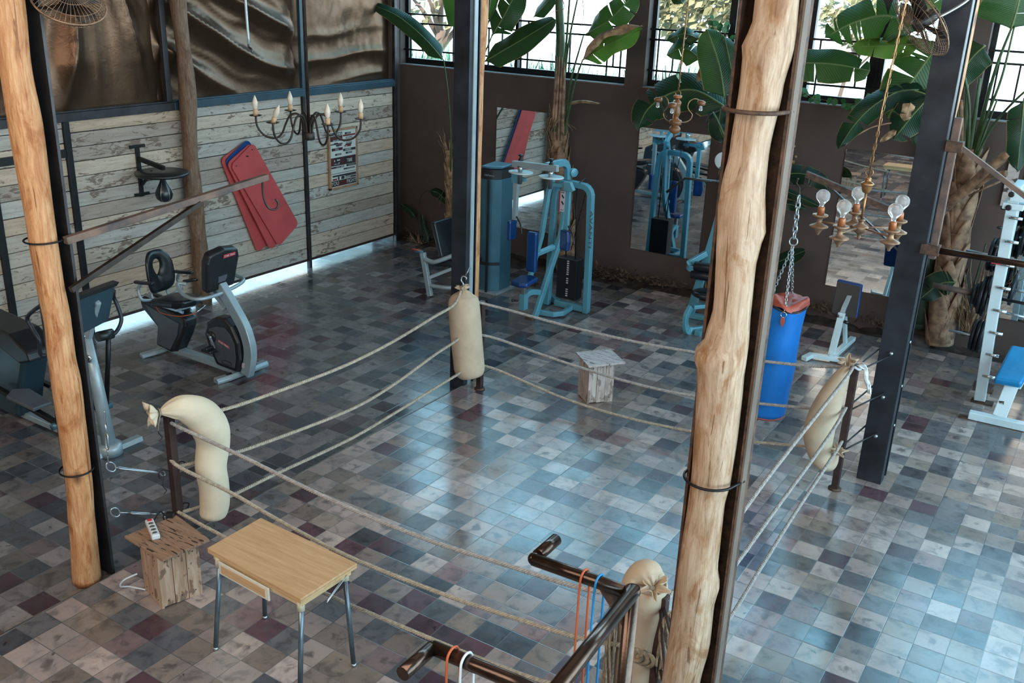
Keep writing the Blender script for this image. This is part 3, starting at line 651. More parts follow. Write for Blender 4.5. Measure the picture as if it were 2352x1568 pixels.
rope([(-.59,1.98,.31),(-.40,2.10,.265),(.39,2.15,.135),(1.09,2.15,.125),(1.7,2.15,.17),(2.23,2.15,.23),(2.98,2.17,.38)],.0138,rl,'lowest rope of the far ring side, at the foot of the white stool','ring ropes',M['rope'])
rope([(-.58,-1.66,1.06),(-.47,-1.64,1.03),(.04,-1.62,.985),(.61,-1.62,.94),(1.14,-1.62,.915),(1.63,-1.62,.92),(2.08,-1.62,.955),(2.59,-1.62,1.0),(2.93,-1.55,1.04)],.0138,rl,'top rope of the near ring side, the thickest looking one behind the wooden table','ring ropes',M['rope_g'])
rope([(-.62,-1.66,.76),(-.50,-1.66,.73),(-.08,-1.62,.67),(.4,-1.62,.61),(.96,-1.62,.57),(1.63,-1.62,.59),(2.09,-1.62,.63),(2.59,-1.62,.69),(2.95,-1.55,.74)],.0138,rl,'middle rope of the near ring side, passing right behind the table top','ring ropes',M['rope'])
rope([(-.60,-1.66,.36),(-.37,-1.64,.32),(-.2,-1.63,.30),(.73,-1.62,.215),(1.13,-1.62,.22),(1.47,-1.62,.235),(1.95,-1.62,.26),(2.42,-1.62,.31),(2.96,-1.55,.38)],.0138,rl,'lowest rope of the near ring side, passing behind the table legs','ring ropes',M['rope'])
rope([(2.99,2.13,1.13),(3.0,1.91,1.12),(3.0,1.2,1.09),(3.0,.65,1.07),(3.0,.04,1.04),(3.0,-.45,1.0),(3.0,-1.1,1.0),(3.0,-1.5,1.03)],.0138,rl,'top rope of the right ring side, crossing the drooping sandbag','ring ropes',M['rope_g'])
rope([(2.99,2.13,.77),(3.0,1.76,.73),(3.0,1.2,.69),(3.0,.54,.67),(3.0,-.44,.63),(3.0,-1.1,.66),(3.0,-1.5,.72)],.0138,rl,'middle rope of the right ring side','ring ropes',M['rope_g'])
rope([(3.0,2.15,.46),(3.0,1.9,.43),(3.0,.96,.37),(3.0,.24,.29),(3.0,-.41,.22),(3.0,-1.1,.30),(3.0,-1.5,.38)],.0138,rl,'lowest rope of the right ring side','ring ropes',M['rope_g'])
def post(x,y,h,label,plate=.09):
    t=thing('ring_post',label,'post',(x,y,0)); q=MB(); q.bb((x-.028,y-.028,0),(x+.028,y+.028,h)); obj('tube',q,M['rust_post'],t,bev=.004)
    q=MB(); q.cyl((x,y,0),(x,y,.012),.055,16); obj('foot_plate',q,M['rust'],t); return t
pL=post(-.63,-1.635,1.09,'red-brown steel ring post beside the pitted wooden crate')
pC=post(-.60,2.10,.95,'red-brown steel ring post showing below the upright sandbag')
pR=post(3.0,2.18,1.14,'red-brown steel ring post with a white rag tied to it')
pD=post(2.985,-1.50,1.05,'red-brown steel ring post beside the big knotted log')
def sack(path, rad, parent, mat, folds0=0, folds1=0, n=36, name='canvas', flat_=None, seed=0):
    P=bez(path,8); m=len(P); R=bez([(r,0,0) for r in rad],8); q=MB(); vs=[]; prev=None
    for i in range(m):
        t=(P[min(i+1,m-1)]-P[max(i-1,0)]).normalized()
        if prev is None: a,_=q.frame(t,(0,1,0))
        else: a=(prev-t*prev.dot(t)).normalized()
        prev=a; b_=t.cross(a); u=i/(m-1)
        for k in range(n):
            an=2*PI*k/n; r=max(.004,R[i].x)
            w=folds0*max(0,1-u*5)+folds1*max(0,1-(1-u)*5)
            r*=1+w*(.10*math.sin(an*9+seed)+.07*math.sin(an*14+1))+.035*mn.noise(Vector((math.cos(an)*1.4+seed,math.sin(an)*1.4,u*5)))
            vs.append(P[i]+a*math.cos(an)*r+b_*math.sin(an)*r)
    fs=[(i*n+k,i*n+(k+1)%n,(i+1)*n+(k+1)%n,(i+1)*n+k) for i in range(m-1) for k in range(n)]+[tuple(range(n-1,-1,-1)),tuple((m-1)*n+k for k in range(n))]
    q.add(vs,fs,True); return obj(name,q,mat,parent)
def ruffle(c, axis, r, parent, mat, seed=1, n=40):   # bunched cloth beyond the tie
    ax=Vector(axis).normalized(); a,b_=MB().frame(ax,(.3,.2,1)); q=MB(); vs=[]; rr=random.Random(seed)
    for i,(s,k0) in enumerate(((0,.25),(.25,.45),(.6,.85),(1,1.1))):
        for k in range(n):
            an=2*PI*k/n; w=1+.38*k0*math.sin(an*6+seed+i*.4)+.2*k0*math.sin(an*11)
            vs.append(Vector(c)+ax*s*r*(1.0+.2*math.sin(an*3))+(a*math.cos(an)+b_*math.sin(an))*r*k0*w)
    fs=[(i*n+k,i*n+(k+1)%n,(i+1)*n+(k+1)%n,(i+1)*n+k) for i in range(3) for k in range(n)]
    q.add(vs,fs,True); return obj('gathered_end',q,mat,parent,solid=.004)
# near left sandbag, bent over the top of its post
s=thing('sandbag','cream canvas sandbag bent over the ring post beside the pitted crate','sandbag',(-.50,-1.50,.26))
sack([(-.56,-1.745,1.175),(-.53,-1.68,1.18),(-.50,-1.60,1.165),(-.47,-1.50,1.09),(-.455,-1.44,.97),(-.455,-1.425,.85),(-.46,-1.455,.68),(-.45,-1.45,.52),(-.45,-1.46,.38),(-.45,-1.49,.30),(-.45,-1.50,.265)],
     [.018,.062,.095,.118,.128,.115,.108,.106,.103,.085,.03],s,M['canvas_w'],1.3,.3,seed=2)
ruffle((-.57,-1.76,1.173),(-.35,-.9,-.05),.06,s,M['canvas_w'],3)
q=MB(); q.tube([Vector((-.565,-1.752,1.174))+Vector((math.cos(a)*.024*.9,-.3*math.cos(a)*.024,math.sin(a)*.024)) for a in [2*PI*k/12 for k in range(12)]],.006,6,closed=True)
q.tube([(-.565,-1.76,1.16),(-.575,-1.775,1.12),(-.57,-1.77,1.07)],.006,6); q.tube([(-.555,-1.755,1.16),(-.55,-1.775,1.11),(-.56,-1.78,1.05)],.004,6); obj('tie',q,M['twine'],s)
# far sandbag hanging upright
s=thing('sandbag','upright beige canvas sandbag hanging from a hook on the middle column','sandbag',(-.62,2.0,.2))
sack([(-.71,1.93,1.085),(-.705,1.93,1.06),(-.70,1.925,1.02),(-.69,1.92,.96),(-.67,1.915,.8),(-.645,1.91,.6),(-.62,1.91,.42),(-.60,1.91,.28),(-.59,1.91,.21),(-.585,1.91,.19)],
     [.022,.07,.125,.152,.158,.156,.155,.152,.115,.05],s,M['canvas'],1.5,.3,seed=5)
ruffle((-.71,1.93,1.075),(-.1,0,1),.05,s,M['canvas'],7)
q=MB(); q.tube([Vector((-.71,1.93,1.08))+Vector((math.cos(a)*.03,math.sin(a)*.03,0)) for a in [2*PI*k/12 for k in range(12)]],.006,6,closed=True); obj('tie',q,M['twine'],s)
t=thing('steel_hook','small galvanised hook on the middle column above the upright sandbag','hook',(-.72,2.0,1.1))
q=MB(); q.tube(bez([(-.71,1.93,1.10),(-.71,1.93,1.15),(-.735,1.93,1.18),(-.725,1.94,1.22),(-.69,1.95,1.21),(-.69,1.95,1.19)],5),.007,8); q.tube(bez([(-.735,2.0,1.21),(-.71,2.0,1.25),(-.72,2.04,1.28),(-.73,2.07,1.27)],5),.006,8); obj('hook',q,M['zinc'],t)
# right sandbag, drooping and folded
s=thing('sandbag','drooping folded beige sandbag tied to the right ring post by its neck','sandbag',(2.85,2.08,.2))
sack([(2.955,2.13,1.135),(2.945,2.11,1.12),(2.925,2.09,1.05),(2.895,2.08,.94),(2.86,2.07,.80),(2.83,2.07,.65),(2.82,2.07,.52),(2.845,2.07,.38),(2.88,2.07,.30),(2.93,2.08,.265),(2.965,2.09,.30),(2.985,2.10,.37)],
     [.014,.030,.062,.088,.108,.122,.125,.105,.085,.07,.045,.018],s,M['canvas'],1.8,1.2,seed=8)
ruffle((2.955,2.13,1.13),(-.15,-.3,1),.055,s,M['canvas'],9); ruffle((2.985,2.10,.36),(.2,-.2,1),.05,s,M['canvas'],4)
t=thing('rag','white rag knotted around the top of the right ring post','rag',(3.05,2.16,1.05))
q=MB()
def rg(u,v): return (3.02+.13*u+.015*math.sin(v*9),2.14-.02*u+.02*math.sin(u*14+v*3),1.16+.03*math.sin(u*5)-.19*u*u-.05*v*(1-u)-.0*v+.04*(v-.5)*math.sin(u*7+2))
q.grid(rg,14,8); obj('cloth',q,M['white_cloth'],t,solid=.006)
q=MB(); q.tube([(3.0+.045*math.cos(a),2.18+.045*math.sin(a),1.12+.01*math.sin(3*a)) for a in [2*PI*k/18 for k in range(18)]],.012,8,closed=True); obj('knot',q,M['white_cloth'],t)
# near right sandbag behind the black rail
s=thing('sandbag','cream sandbag with knotted rope ends tied to the post beside the big log','sandbag',(2.86,-1.46,.1))
sack([(2.93,-1.52,1.10),(2.915,-1.515,1.12),(2.89,-1.50,1.12),(2.875,-1.49,1.04),(2.87,-1.48,.93),(2.865,-1.47,.75),(2.865,-1.47,.5),(2.865,-1.47,.3),(2.87,-1.47,.18)],
     [.014,.05,.10,.122,.125,.118,.116,.11,.05],s,M['canvas'],2.2,.3,seed=11)
ruffle((2.935,-1.525,1.09),(.3,-.5,.8),.055,s,M['canvas'],13)
q=MB()
for k,(x,y,z0,z1) in enumerate(((2.74,-1.56,1.0,.30),(2.765,-1.60,.98,.22),(3.06,-1.57,1.02,.62),(3.07,-1.545,.72,.42),(3.05,-1.60,1.0,.72))):
    for j in range(5):
        a=j*1.26; q.tube(bez([(x+.01*math.cos(a),y+.01*math.sin(a),z0),(x+.022*math.cos(a+1),y+.022*math.sin(a+1),(z0*2+z1)/3),(x+.02*math.cos(a+2.2),y+.02*math.sin(a+2.2),(z0+2*z1)/3),(x+.03*math.cos(a+3),y+.03*math.sin(a+3),z1)],5),.007,5)
obj('frayed_rope_ends',q,M['twine'],s)
q=MB()
for k in range(3): q.tube([(2.90+.035*math.cos(a)+k*.03,-1.585+.012*k,.70+.035*math.sin(a)-.01*k) for a in [2*PI*i/14 for i in range(14)]],.013,7,closed=True)
obj('rope_knot',q,M['twine'],s)
# stay rods from the posts to the columns
def stay(pts,label,r=.007,mat='steel'):
    q=MB(); q.tube(pts,r,8); obj('stay_rod',q,M[mat],label=label,cat='rod',group='steel stay rods of the ring posts')
for z,w in ((1.08,'topmost'),(.74,'middle'),(.37,'lowest')):
    stay([(3.02,2.19,z),(3.2,2.488,z+.09)],'%s stay rod from the right ring post to the face of the right column'%w)
    stay([(2.99,2.205,z+.01),(3.105,2.60,z+.12)],'%s stay rod from the right ring post to the left edge of the right column'%w)
for z,w in ((1.0,'topmost'),(.67,'lower')):
    stay([(3.01,-1.53,z),(3.225,-1.87,z+.02)],'%s stay rod between the nearest ring post and the big log column, right one'%w,.009,'rust_post')
    stay([(2.99,-1.53,z-.02),(3.20,-1.90,z-.14)],'%s stay rod between the nearest ring post and the big log column, left one'%w,.009,'rust_post')
# turnbuckles at the left column
def ring_pts(c,r,u,v,n=16): return [Vector(c)+(Vector(u)*math.cos(2*PI*k/n)+Vector(v)*math.sin(2*PI*k/n))*r for k in range(n)]
def turnbuckle(p0,p1,label,body=(.3,.75)):
    p0=Vector(p0); p1=Vector(p1); d=(p1-p0); t=thing('turnbuckle',label,'turnbuckle',tuple(p0)); e=d.normalized(); s_=e.cross(Vector((0,0,1))).normalized()
    q=MB(); q.tube(ring_pts(p0,.035,e,Vector((0,0,1))),.005,6,closed=True); q.tube(ring_pts(p1,.02,e,Vector((0,0,1))),.005,6,closed=True); obj('ring',q,M['zinc'],t)
    q=MB(); a=p0+d*body[0]; c=p0+d*body[1]
    for sg in (-1,1): q.tube([a+s_*.002*sg,a+s_*.013*sg+e*.015,c+s_*.013*sg-e*.015,c+s_*.002*sg],.005,6)
    obj('body',q,M['zinc'],t)
    q=MB(); q.tube([p0+e*.035,a+e*.02],.0045,6); q.tube([c-e*.02,p1-e*.02],.0045,6); obj('threaded_rod',q,M['zinc'],t)
turnbuckle((-.73,-2.045,.84),(-.67,-1.70,.66),'thin zinc turnbuckle rod between the left column and the ring post',(.12,.9))
turnbuckle((-.73,-2.055,.50),(-.68,-1.72,.34),'zinc turnbuckle lying just above the power strip crate',(.3,.72))
turnbuckle((-.72,-2.05,1.20),(-.72,-2.065,.90),'zinc turnbuckle hanging against the silver exercise machine column',(.35,.75))
def scroll(p,label):
    q=MB(); x,y,z=p
    q.tube(bez([(x,y,z),(x,y-.05,z+.03),(x,y-.09,z+.02),(x,y-.085,z-.02),(x,y-.05,z-.015)],5),.005,6); q.tube(bez([(x,y-.05,z-.02),(x,y-.07,z-.08),(x,y-.045,z-.13),(x,y-.07,z-.15)],5),.004,6); q.tube(bez([(x,y+.04,z),(x,y+.09,z+.035),(x,y+.13,z+.01),(x,y+.11,z-.02)],5),.006,6)
    obj('scroll_hook',q,M['iron'],label=label,cat='hook')
scroll((-.64,-1.66,.67),'black scroll hook halfway up the ring post beside the crate')
scroll((-.64,-1.66,.34),'black scroll hook at the foot of the ring post beside the crate')
scroll((-.60,-1.68,1.10),'black scroll hook at the top of the ring post, under the sandbag knot')

# ================================================================== CRATES, TABLE
def crate(top, foot, h, topm, sidem, label, name='wooden_stool', grp=None):
    c=[sum(p[i] for p in foot)/4 for i in (0,1)]; t=thing(name,label,'stool',(c[0],c[1],0))
    q=MB(); vs=[(p[0],p[1],h-.018) for p in top]+[(p[0],p[1],h) for p in top]; q.add(vs,[(3,2,1,0),(4,5,6,7),(0,1,5,4),(1,2,6,5),(2,3,7,6),(3,0,4,7)]); obj('top_board',q,topm,t,bev=.003)
    F=[Vector((p[0],p[1],0)) for p in foot]
    for i in range(4):
        a,b_=F[i],F[(i+1)%4]; L=(b_-a).length; nb=3 if L>.24 else 2; q=MB(); e=(b_-a).normalized(); nn=Vector((e.y,-e.x,0)); cen=Vector((c[0],c[1],0))
        if nn.dot((a+b_)/2-cen)>0: nn=-nn
        for k in range(nb):
            u0=a+e*(L*k/nb+.002); u1=a+e*(L*(k+1)/nb-.002); z1=h-.018; z0=.0+.006*((k*7+i*3)%3)
            vs=[u0,u1,u1+nn*.018,u0+nn*.018]; q.add([(v.x,v.y,z0) for v in vs]+[(v.x,v.y,z1) for v in vs],[(3,2,1,0),(4,5,6,7),(0,1,5,4),(1,2,6,5),(2,3,7,6),(3,0,4,7)])
            for zz in (.05,h-.07):
                m=(u0+u1)/2-nn*.0012; q.lathe([(.005,0),(.005,.002)],(m.x,m.y,zz),-nn,8,mi=1)
        obj('side_boards',q,[sidem,M['black']],t,bev=.002)
    return t
crate([(-.55,-2.13),(-.49,-1.755),(-.07,-1.83),(-.12,-2.165)],[(-.475,-2.075),(-.42,-1.82),(-.13,-1.875),(-.20,-2.15)],.42,M['crate_top'],M['crate_side'],'brown pitted wooden stool box with a power strip lying on it')
crate([(.22,2.60),(.46,2.90),(.75,2.66),(.51,2.34)],[(.27,2.60),(.44,2.82),(.64,2.66),(.47,2.44)],.45,M['crate_top_w'],M['crate_side_w'],'whitewashed wooden stool box standing alone behind the far ring ropes')
# power strip
pw=thing('power_strip','white power strip with four sockets and a red switch on the brown stool box','power strip',(-.455,-1.99,.42))
mat_=Matrix.Rotation(math.radians(-33),3,'Z'); c0=Vector((-.445,-1.985,.42))
ex=Vector((math.cos(math.radians(-27)),math.sin(math.radians(-27)),0)); ey=Vector((-ex.y,ex.x,0))
def PS(a,b_,z): v=c0+ex*a+ey*b_; return (v.x,v.y,.42+z)
q=MB(); q.plate([PS(-.115,-.027,.018),PS(.115,-.027,.018),PS(.115,.027,.018),PS(-.115,.027,.018)],(0,0,.036)); obj('body',q,M['white_plastic'],pw,bev=.008)
for k in range(4):
    q=MB(); q.cyl(PS(-.045+.043*k,0,.0355),PS(-.045+.043*k,0,.0375),.017,16); q2=MB()
    o=obj('socket',q,M['zinc'],pw); [q2.cyl(PS(-.045+.043*k,d,.0376),PS(-.045+.043*k,d,.0386),.0035,8) for d in (-.008,.008)]; obj('hole',q2,M['black'],o)
q=MB(); q.plate([PS(-.105,-.014,.038),PS(-.08,-.014,.038),PS(-.08,.014,.038),PS(-.105,.014,.038)],(0,0,.008)); obj('switch',q,M['sticker_red'],pw,bev=.002)
q=MB(); q.tube(bez([(-.50,-2.10,.13),(-.55,-2.17,.10),(-.60,-2.17,.03),(-.58,-2.12,.008),(-.52,-2.10,.008),(-.46,-2.08,.008)],8),.006,8); obj('cable',q,M['white_plastic'],label='white cable looping on the floor left of the brown stool box',cat='cable')
q=MB(); q.tube(bez([(-.52,-1.93,.428),(-.56,-1.86,.44),(-.60,-1.80,.43),(-.62,-1.76,.38),(-.62,-1.72,.33)],6),.005,8); q.box((-.50,-1.80,.437),(.05,.03,.03),rz=.5); obj('plug_lead',q,M['black'],label='black plug and lead dangling behind the power strip',cat='cable')
# table
T=thing('folding_table','small oak laminate table with grey tube legs and a drawer beside the ring','table',(.76,-2.0,0))
hz=.70; tp=[(.355,-2.19),(.355,-1.76),(1.185,-1.79),(1.165,-2.235)]
def slab(q,p,z0,z1,mi=0): q.add([(a[0],a[1],z0) for a in p]+[(a[0],a[1],z1) for a in p],[(3,2,1,0),(4,5,6,7),(0,1,5,4),(1,2,6,5),(2,3,7,6),(3,0,4,7)],mi=mi)
q=MB(); slab(q,tp,hz-.016,hz); obj('top_leaf',q,M['laminate'],T,bev=.003)
q=MB(); slab(q,tp,hz-.034,hz-.018); obj('lower_leaf',q,M['laminate'],T,bev=.003)
q=MB(); ip=[(.385,-2.165),(.385,-1.785),(1.15,-1.815),(1.135,-2.205)]; 
for a,b_ in zip(ip,ip[1:]+ip[:1]): q.beam((a[0],a[1],hz-.055),(b_[0],b_[1],hz-.055),.016,.04)
obj('apron',q,M['laminate_edge'],T)
for (tx,ty),(fx,fy) in (((.42,-2.16),(.395,-2.225)),((.42,-1.81),(.41,-1.83)),((1.12,-2.19),(1.13,-2.245)),((1.12,-1.83),(1.19,-1.85))):
    l=MB(); l.cyl((tx,ty,hz-.09),(fx,fy,.01),.0155,12); lo=obj('leg',l,M['grey_leg'],T); l=MB(); l.cyl((tx,ty,hz-.035),(tx+(fx-tx)*.1,ty+(fy-ty)*.1,hz-.115),.023,12); obj('collar',l,M['cream_plastic'],lo); l=MB(); l.cyl((fx,fy,0),(fx,fy,.022),.016,12); obj('foot_cap',l,M['zinc'],lo)
q=MB(); 
dr=lambda x,z:(x,-2.192-(x-.385)*.053,z)
q.plate([dr(.455,hz-.048),dr(.90,hz-.048),dr(.90,hz-.135),dr(.455,hz-.135)],(0,.012,0)); D_=obj('drawer',q,M['drawer_white'],T,bev=.005)
q=MB(); q.plate([Vector(dr(.485,hz-.066))-Vector((0,.008,0)),Vector(dr(.87,hz-.066))-Vector((0,.008,0)),Vector(dr(.87,hz-.117))-Vector((0,.008,0)),Vector(dr(.485,hz-.117))-Vector((0,.008,0))],(0,.004,0)); obj('front_panel',q,M['laminate'],D_)
q=MB(); q.bb((.48,-2.16,hz-.12),(.85,-1.92,hz-.05)); obj('tray',q,M['cream_plastic'],D_)
q=MB(); q.tube([(1.165,-1.86,hz-.045),(1.185,-1.90,hz-.045),(1.175,-2.04,hz-.13),(1.165,-2.05,hz-.135),(1.172,-2.03,hz-.12),(1.178,-1.92,hz-.05)],.003,6); obj('wire_latch',q,M['zinc'],T)

# ================================================================== GYM MACHINES
def rect(w,h): return [(-w/2,-h/2),(w/2,-h/2),(w/2,h/2),(-w/2,h/2)]
def rtube(q,pts,w,h,up,mi=0): return q.sweep(pts,rect(w,h),up,mi=mi)
def pad(pts, th, off):   # cushion: polygon plate with big bevel
    q=MB(); q.plate(pts,Vector(off)*th); return q
def text_on(txt,size,o,x,y,mat,parent,name='lettering',depth=.0012,sc=(1,1)):
    return obj(name,text_mb(txt,size,basis(o,x,y),depth,sc),mat,parent)
# ---- recumbent bike
BK=thing('recumbent_exercise_bike','recumbent exercise bike with black seat and grey shrouds near the plank wall','exercise bike',(-3.45,.95,ZL))
q=MB(); q.sweep([(-2.90,.66,ZL+.03),(-2.87,.80,ZL+.035),(-2.86,1.16,ZL+.035),(-2.87,1.32,ZL+.03)],[(-.045,-.03),(.045,-.03),(.05,.0),(.03,.03),(-.03,.03),(-.05,0)]); obj('front_stabilizer',q,M['silver'],BK,bev=.006)
q=MB(); q.cyl((-2.87,.78,ZL+.045),(-2.87,.84,ZL+.045),.03,14); obj('transport_wheel',q,M['black'],BK)
q=MB(); q.cyl((-2.86,1.12,ZL+.045),(-2.86,1.18,ZL+.045),.03,14); obj('transport_wheel',q,M['black'],BK)
q=MB(); q.sweep([(-4.08,.66,ZL+.02),(-4.04,.80,ZL+.03),(-4.03,1.10,ZL+.03),(-4.06,1.24,ZL+.02)],[(-.045,-.02),(.045,-.02),(.05,.0),(.03,.025),(-.03,.025),(-.05,0)]); obj('rear_stabilizer',q,M['silver'],BK,bev=.006)
q=MB(); rtube(q,[(-4.05,.95,ZL+.07),(-2.85,.95,ZL+.055)],.10,.06,(0,0,1)); obj('main_rail',q,M['silver'],BK,bev=.008)
# front beam (bowed silver upright)
q=MB(); P=[(-3.06,.95,.91),(-2.91,.95,.73),(-2.76,.95,.54),(-2.70,.95,.40),(-2.68,.95,.28),(-2.70,.95,.14),(-2.75,.95,ZL+.05)]; rtube(q,bez(P,3),.115,.085,(0,1,0)); 
obj('upright',q,M['silver'],BK,bev=.008)
q=MB(); rtube(q,[(-3.24,.95,.86),(-2.98,.95,.68)],.05,.05,(0,1,0)); obj('brace',q,M['silver'],BK,bev=.006)
q=MB(); q.plate([(-2.775,.903,.085),(-2.735,.903,.085),(-2.72,.903,.14),(-2.76,.903,.14)],(0,.002,0)); obj('rating_label',q,M['sticker_white'],BK)
def shell(poly,y,th,mat,name,parent,bev): q=MB(); q.plate([(a,y,c) for a,c in poly],(0,th,0)); return obj(name,q,mat,parent,bev=bev,seg=3)
sh=[(-3.10,.57),(-2.95,.59),(-2.86,.52),(-2.77,.36),(-2.76,.17),(-2.80,.02),(-3.13,.03),(-3.22,.19),(-3.28,.36),(-3.23,.49)]
fs_=shell(sh,.95,.16,M['black'],'drive_shroud',BK,.03)
shell([(-3.07,.48),(-2.95,.49),(-2.88,.44),(-2.82,.34),(-2.81,.18),(-2.84,.07),(-3.08,.08),(-3.15,.18),(-3.22,.36),(-3.18,.43)],.866,.006,M['grey_panel'],'side_panel',fs_,0)
q=MB(); q.cyl((-3.15,.86,.35),(-3.15,.85,.35),.062,20); obj('crank_disc',q,M['black'],fs_)
q=MB(); q.cyl((-3.15,.85,.35),(-3.15,.835,.35),.018,12); rtube(q,[(-3.15,.838,.35),(-3.09,.835,.24)],.022,.014,(0,1,0)); cr=obj('crank_arm',q,M['zinc'],BK)
q=MB(); q.box((-3.10,.77,.235),(.14,.10,.03)); q.box((-3.10,.77,.262),(.05,.105,.03)); obj('pedal',q,M['black'],cr,bev=.01)
q=MB(); rtube(q,[(-3.15,1.05,.35),(-3.21,1.055,.45)],.022,.014,(0,1,0)); cr2=obj('crank_arm',q,M['zinc'],BK); q=MB(); q.box((-3.20,1.12,.46),(.14,.10,.03)); obj('pedal',q,M['black'],cr2,bev=.01)
q=MB(); q.plate([(-3.06,.862,.345),(-2.90,.862,.305),(-2.885,.862,.27),(-3.045,.862,.31)],(0,.002,0)); lb=obj('brand_label',q,M['sticker_red'],fs_,bev=.004)
text_on('STAR TRAC',.030,(-2.972,.858,.3075),(.16,0,-.04),(.04,0,.16),M['sticker_white'],lb)
q=MB(); 
for k in range(24): pass
q.tube([(-2.95+.075*math.cos(a),.862,.105+.022*math.sin(a)) for a in [2*PI*k/24 for k in range(24)]],.004,6,closed=True); obj('foot_ring',q,M['black'],fs_)
# rear housing
hs=[(-4.26,.57),(-4.30,.50),(-4.27,.42),(-4.05,.26),(-4.10,.03),(-3.86,.0),(-3.76,.03),(-3.62,.24),(-3.56,.36),(-3.55,.44),(-3.62,.48)]
hh=shell(hs,.95,.17,M['black'],'seat_housing',BK,.035)
shell([(-4.20,.49),(-3.99,.27),(-4.05,.06),(-3.84,.04),(-3.70,.24),(-3.66,.38)],.861,.006,M['grey_panel'],'side_panel',hh,0)
q=MB(); rtube(q,[(-4.22,.90,.585),(-3.62,.90,.505)],.03,.02,(0,1,0)); obj('seat_track',q,M['zinc'],hh); q=MB(); rtube(q,[(-4.22,1.0,.585),(-3.62,1.0,.505)],.03,.02,(0,1,0)); obj('seat_track',q,M['zinc'],hh)
# seat
q=MB(); q.plate([(-4.0,.78,.565),(-3.62,.76,.62),(-3.50,.82,.635),(-3.46,.95,.64),(-3.50,1.08,.635),(-3.62,1.14,.62),(-4.0,1.12,.565)],(.01,0,.085)); obj('seat_cushion',q,M['black_pad'],BK,bev=.03,seg=4)
q=MB(); q.bb((-4.02,.82,.53),(-3.62,1.08,.56)); obj('seat_carriage',q,M['zinc'],BK,bev=.005)
# backrest with an opening: ring-shaped cushion
def backrest():
    q=MB(); n=40; vs=[]
    def outer(a):
        c,s=math.cos(a),math.sin(a); w=.185 if s<0 else .185-.045*s; h=.235; e=.55
        return (w*abs(c)**e*(1 if c>0 else -1), h*abs(s)**e*(1 if s>0 else -1))
    def inner(a): c,s=math.cos(a),math.sin(a); return (.05*c*(1+.35*s),.085*s+.05)
    o=Vector((-4.06,.95,.87)); up=Vector((-.10,0,1)).normalized(); rt=Vector((-.06,1,0)).normalized(); nn=rt.cross(up)
    if nn.x<0: nn=-nn
    for ring,(f,d) in enumerate(((inner,.0),(inner,.028),('m',.036),(outer,.020),(outer,-.02),('m',-.035),(inner,-.02))):
        for k in range(n):
            a=2*PI*k/n
            if f=='m': x1,y1=inner(a); x2,y2=outer(a); x,y=x1*.4+x2*.6,y1*.4+y2*.6
            else: x,y=f(a)
            cup=.06*(x/.18)**2; vs.append(o+rt*x+up*y+nn*(d+cup))
    m=7; fs=[(i*n+k,i*n+(k+1)%n,((i+1)%m)*n+(k+1)%n,((i+1)%m)*n+k) for i in range(m) for k in range(n)]
    q.add(vs,fs,True); return q
obj('backrest',backrest(),M['black_pad'],BK,sub=1)
for y in (.85,1.05):
    q=MB(); q.tube(bez([(-4.04,y,.72),(-4.05,y,.62),(-4.0,y,.55)],5),.014,8); obj('back_support',q,M['silver'],BK)
for sg,y in ((-1,.70),(1,1.21)):
    q=MB(); q.tube(bez([(-4.02,.95+sg*.12,.58),(-4.02,y,.62),(-4.06,y,.72),(-4.02,y,.79)],6),.018,8); ar=obj('armrest_tube',q,M['silver'],BK)
    q=MB(); q.sweep([(-4.10,y,.80),(-4.0,y,.81),(-3.80,y,.84)],rect(.05,.035),(0,0,1)); obj('arm_pad',q,M['black_pad'],ar,bev=.012)
q=MB(); q.tube(bez([(-3.93,.80,.54),(-3.80,.76,.50),(-3.55,.80,.505),(-3.42,.90,.54)],6),.005,6); obj('lever_cord',q,M['orange_rubber'],BK)
q=MB(); q.tube([(-3.42,.90,.54),(-3.40,1.02,.60),(-3.55,1.06,.60)],.007,6); obj('adjust_lever',q,M['chrome'],BK)
# console
cn=[Vector((-3.10,.72,.86)),Vector((-2.99,.72,1.30)),Vector((-3.01,1.18,1.30)),Vector((-3.12,1.18,.88))]
q=MB(); cq=[Vector((-3.09,.76,.87)),Vector((-3.02,.73,1.20)),Vector((-3.0,.76,1.29)),Vector((-2.995,.95,1.32)),Vector((-3.02,1.14,1.29)),Vector((-3.04,1.17,1.20)),Vector((-3.11,1.14,.88))]; q.plate(cq,Vector((-.10,0,.03))); cns=obj('console',q,M['black'],BK,bev=.03,seg=4)
u=(cq[3]-Vector((-3.10,.95,.87))).normalized(); rt=Vector((-.08,1,0)).normalized(); nrm=rt.cross(u); 
if nrm.x<0: nrm=-nrm
fc=Vector((-3.0,1.0,1.245))+nrm*.022+Vector((-.005,0,0))
def onp(a,b_,k=0): return Vector((-3.049,.95,1.10))+rt*a+u*b_+nrm*(.052+k)
q=MB(); q.plate([onp(-.02,.125),onp(.15,.125),onp(.15,.165),onp(-.02,.165)],nrm*.002); l2=obj('brand_label',q,M['sticker_red'],cns,bev=.004)
text_on('STAR TRAC',.030,onp(.065,.145,.004),rt,u,M['sticker_white'],l2)
q=MB(); q.plate([onp(-.06,-.14),onp(.06,-.14),onp(.06,-.07),onp(-.06,-.07)],nrm*.002); obj('rating_plate',q,M['grey_panel'],cns)
q=MB(); q.tube(bez([(-3.30,.72,.93),(-3.36,.66,.93),(-3.20,.60,.86),(-3.02,.62,.85),(-2.98,.80,.85),(-3.02,1.10,.86),(-3.08,1.28,.88),(-3.20,1.30,.90),(-3.34,1.26,.93)],6),.019,10); obj('handlebar_loop',q,M['silver'],BK)
for y in (.74,1.18):
    q=MB(); q.cyl((-3.36,y,.94),(-3.16,y,1.00),.018,10); obj('hand_grip',q,M['black'],BK)
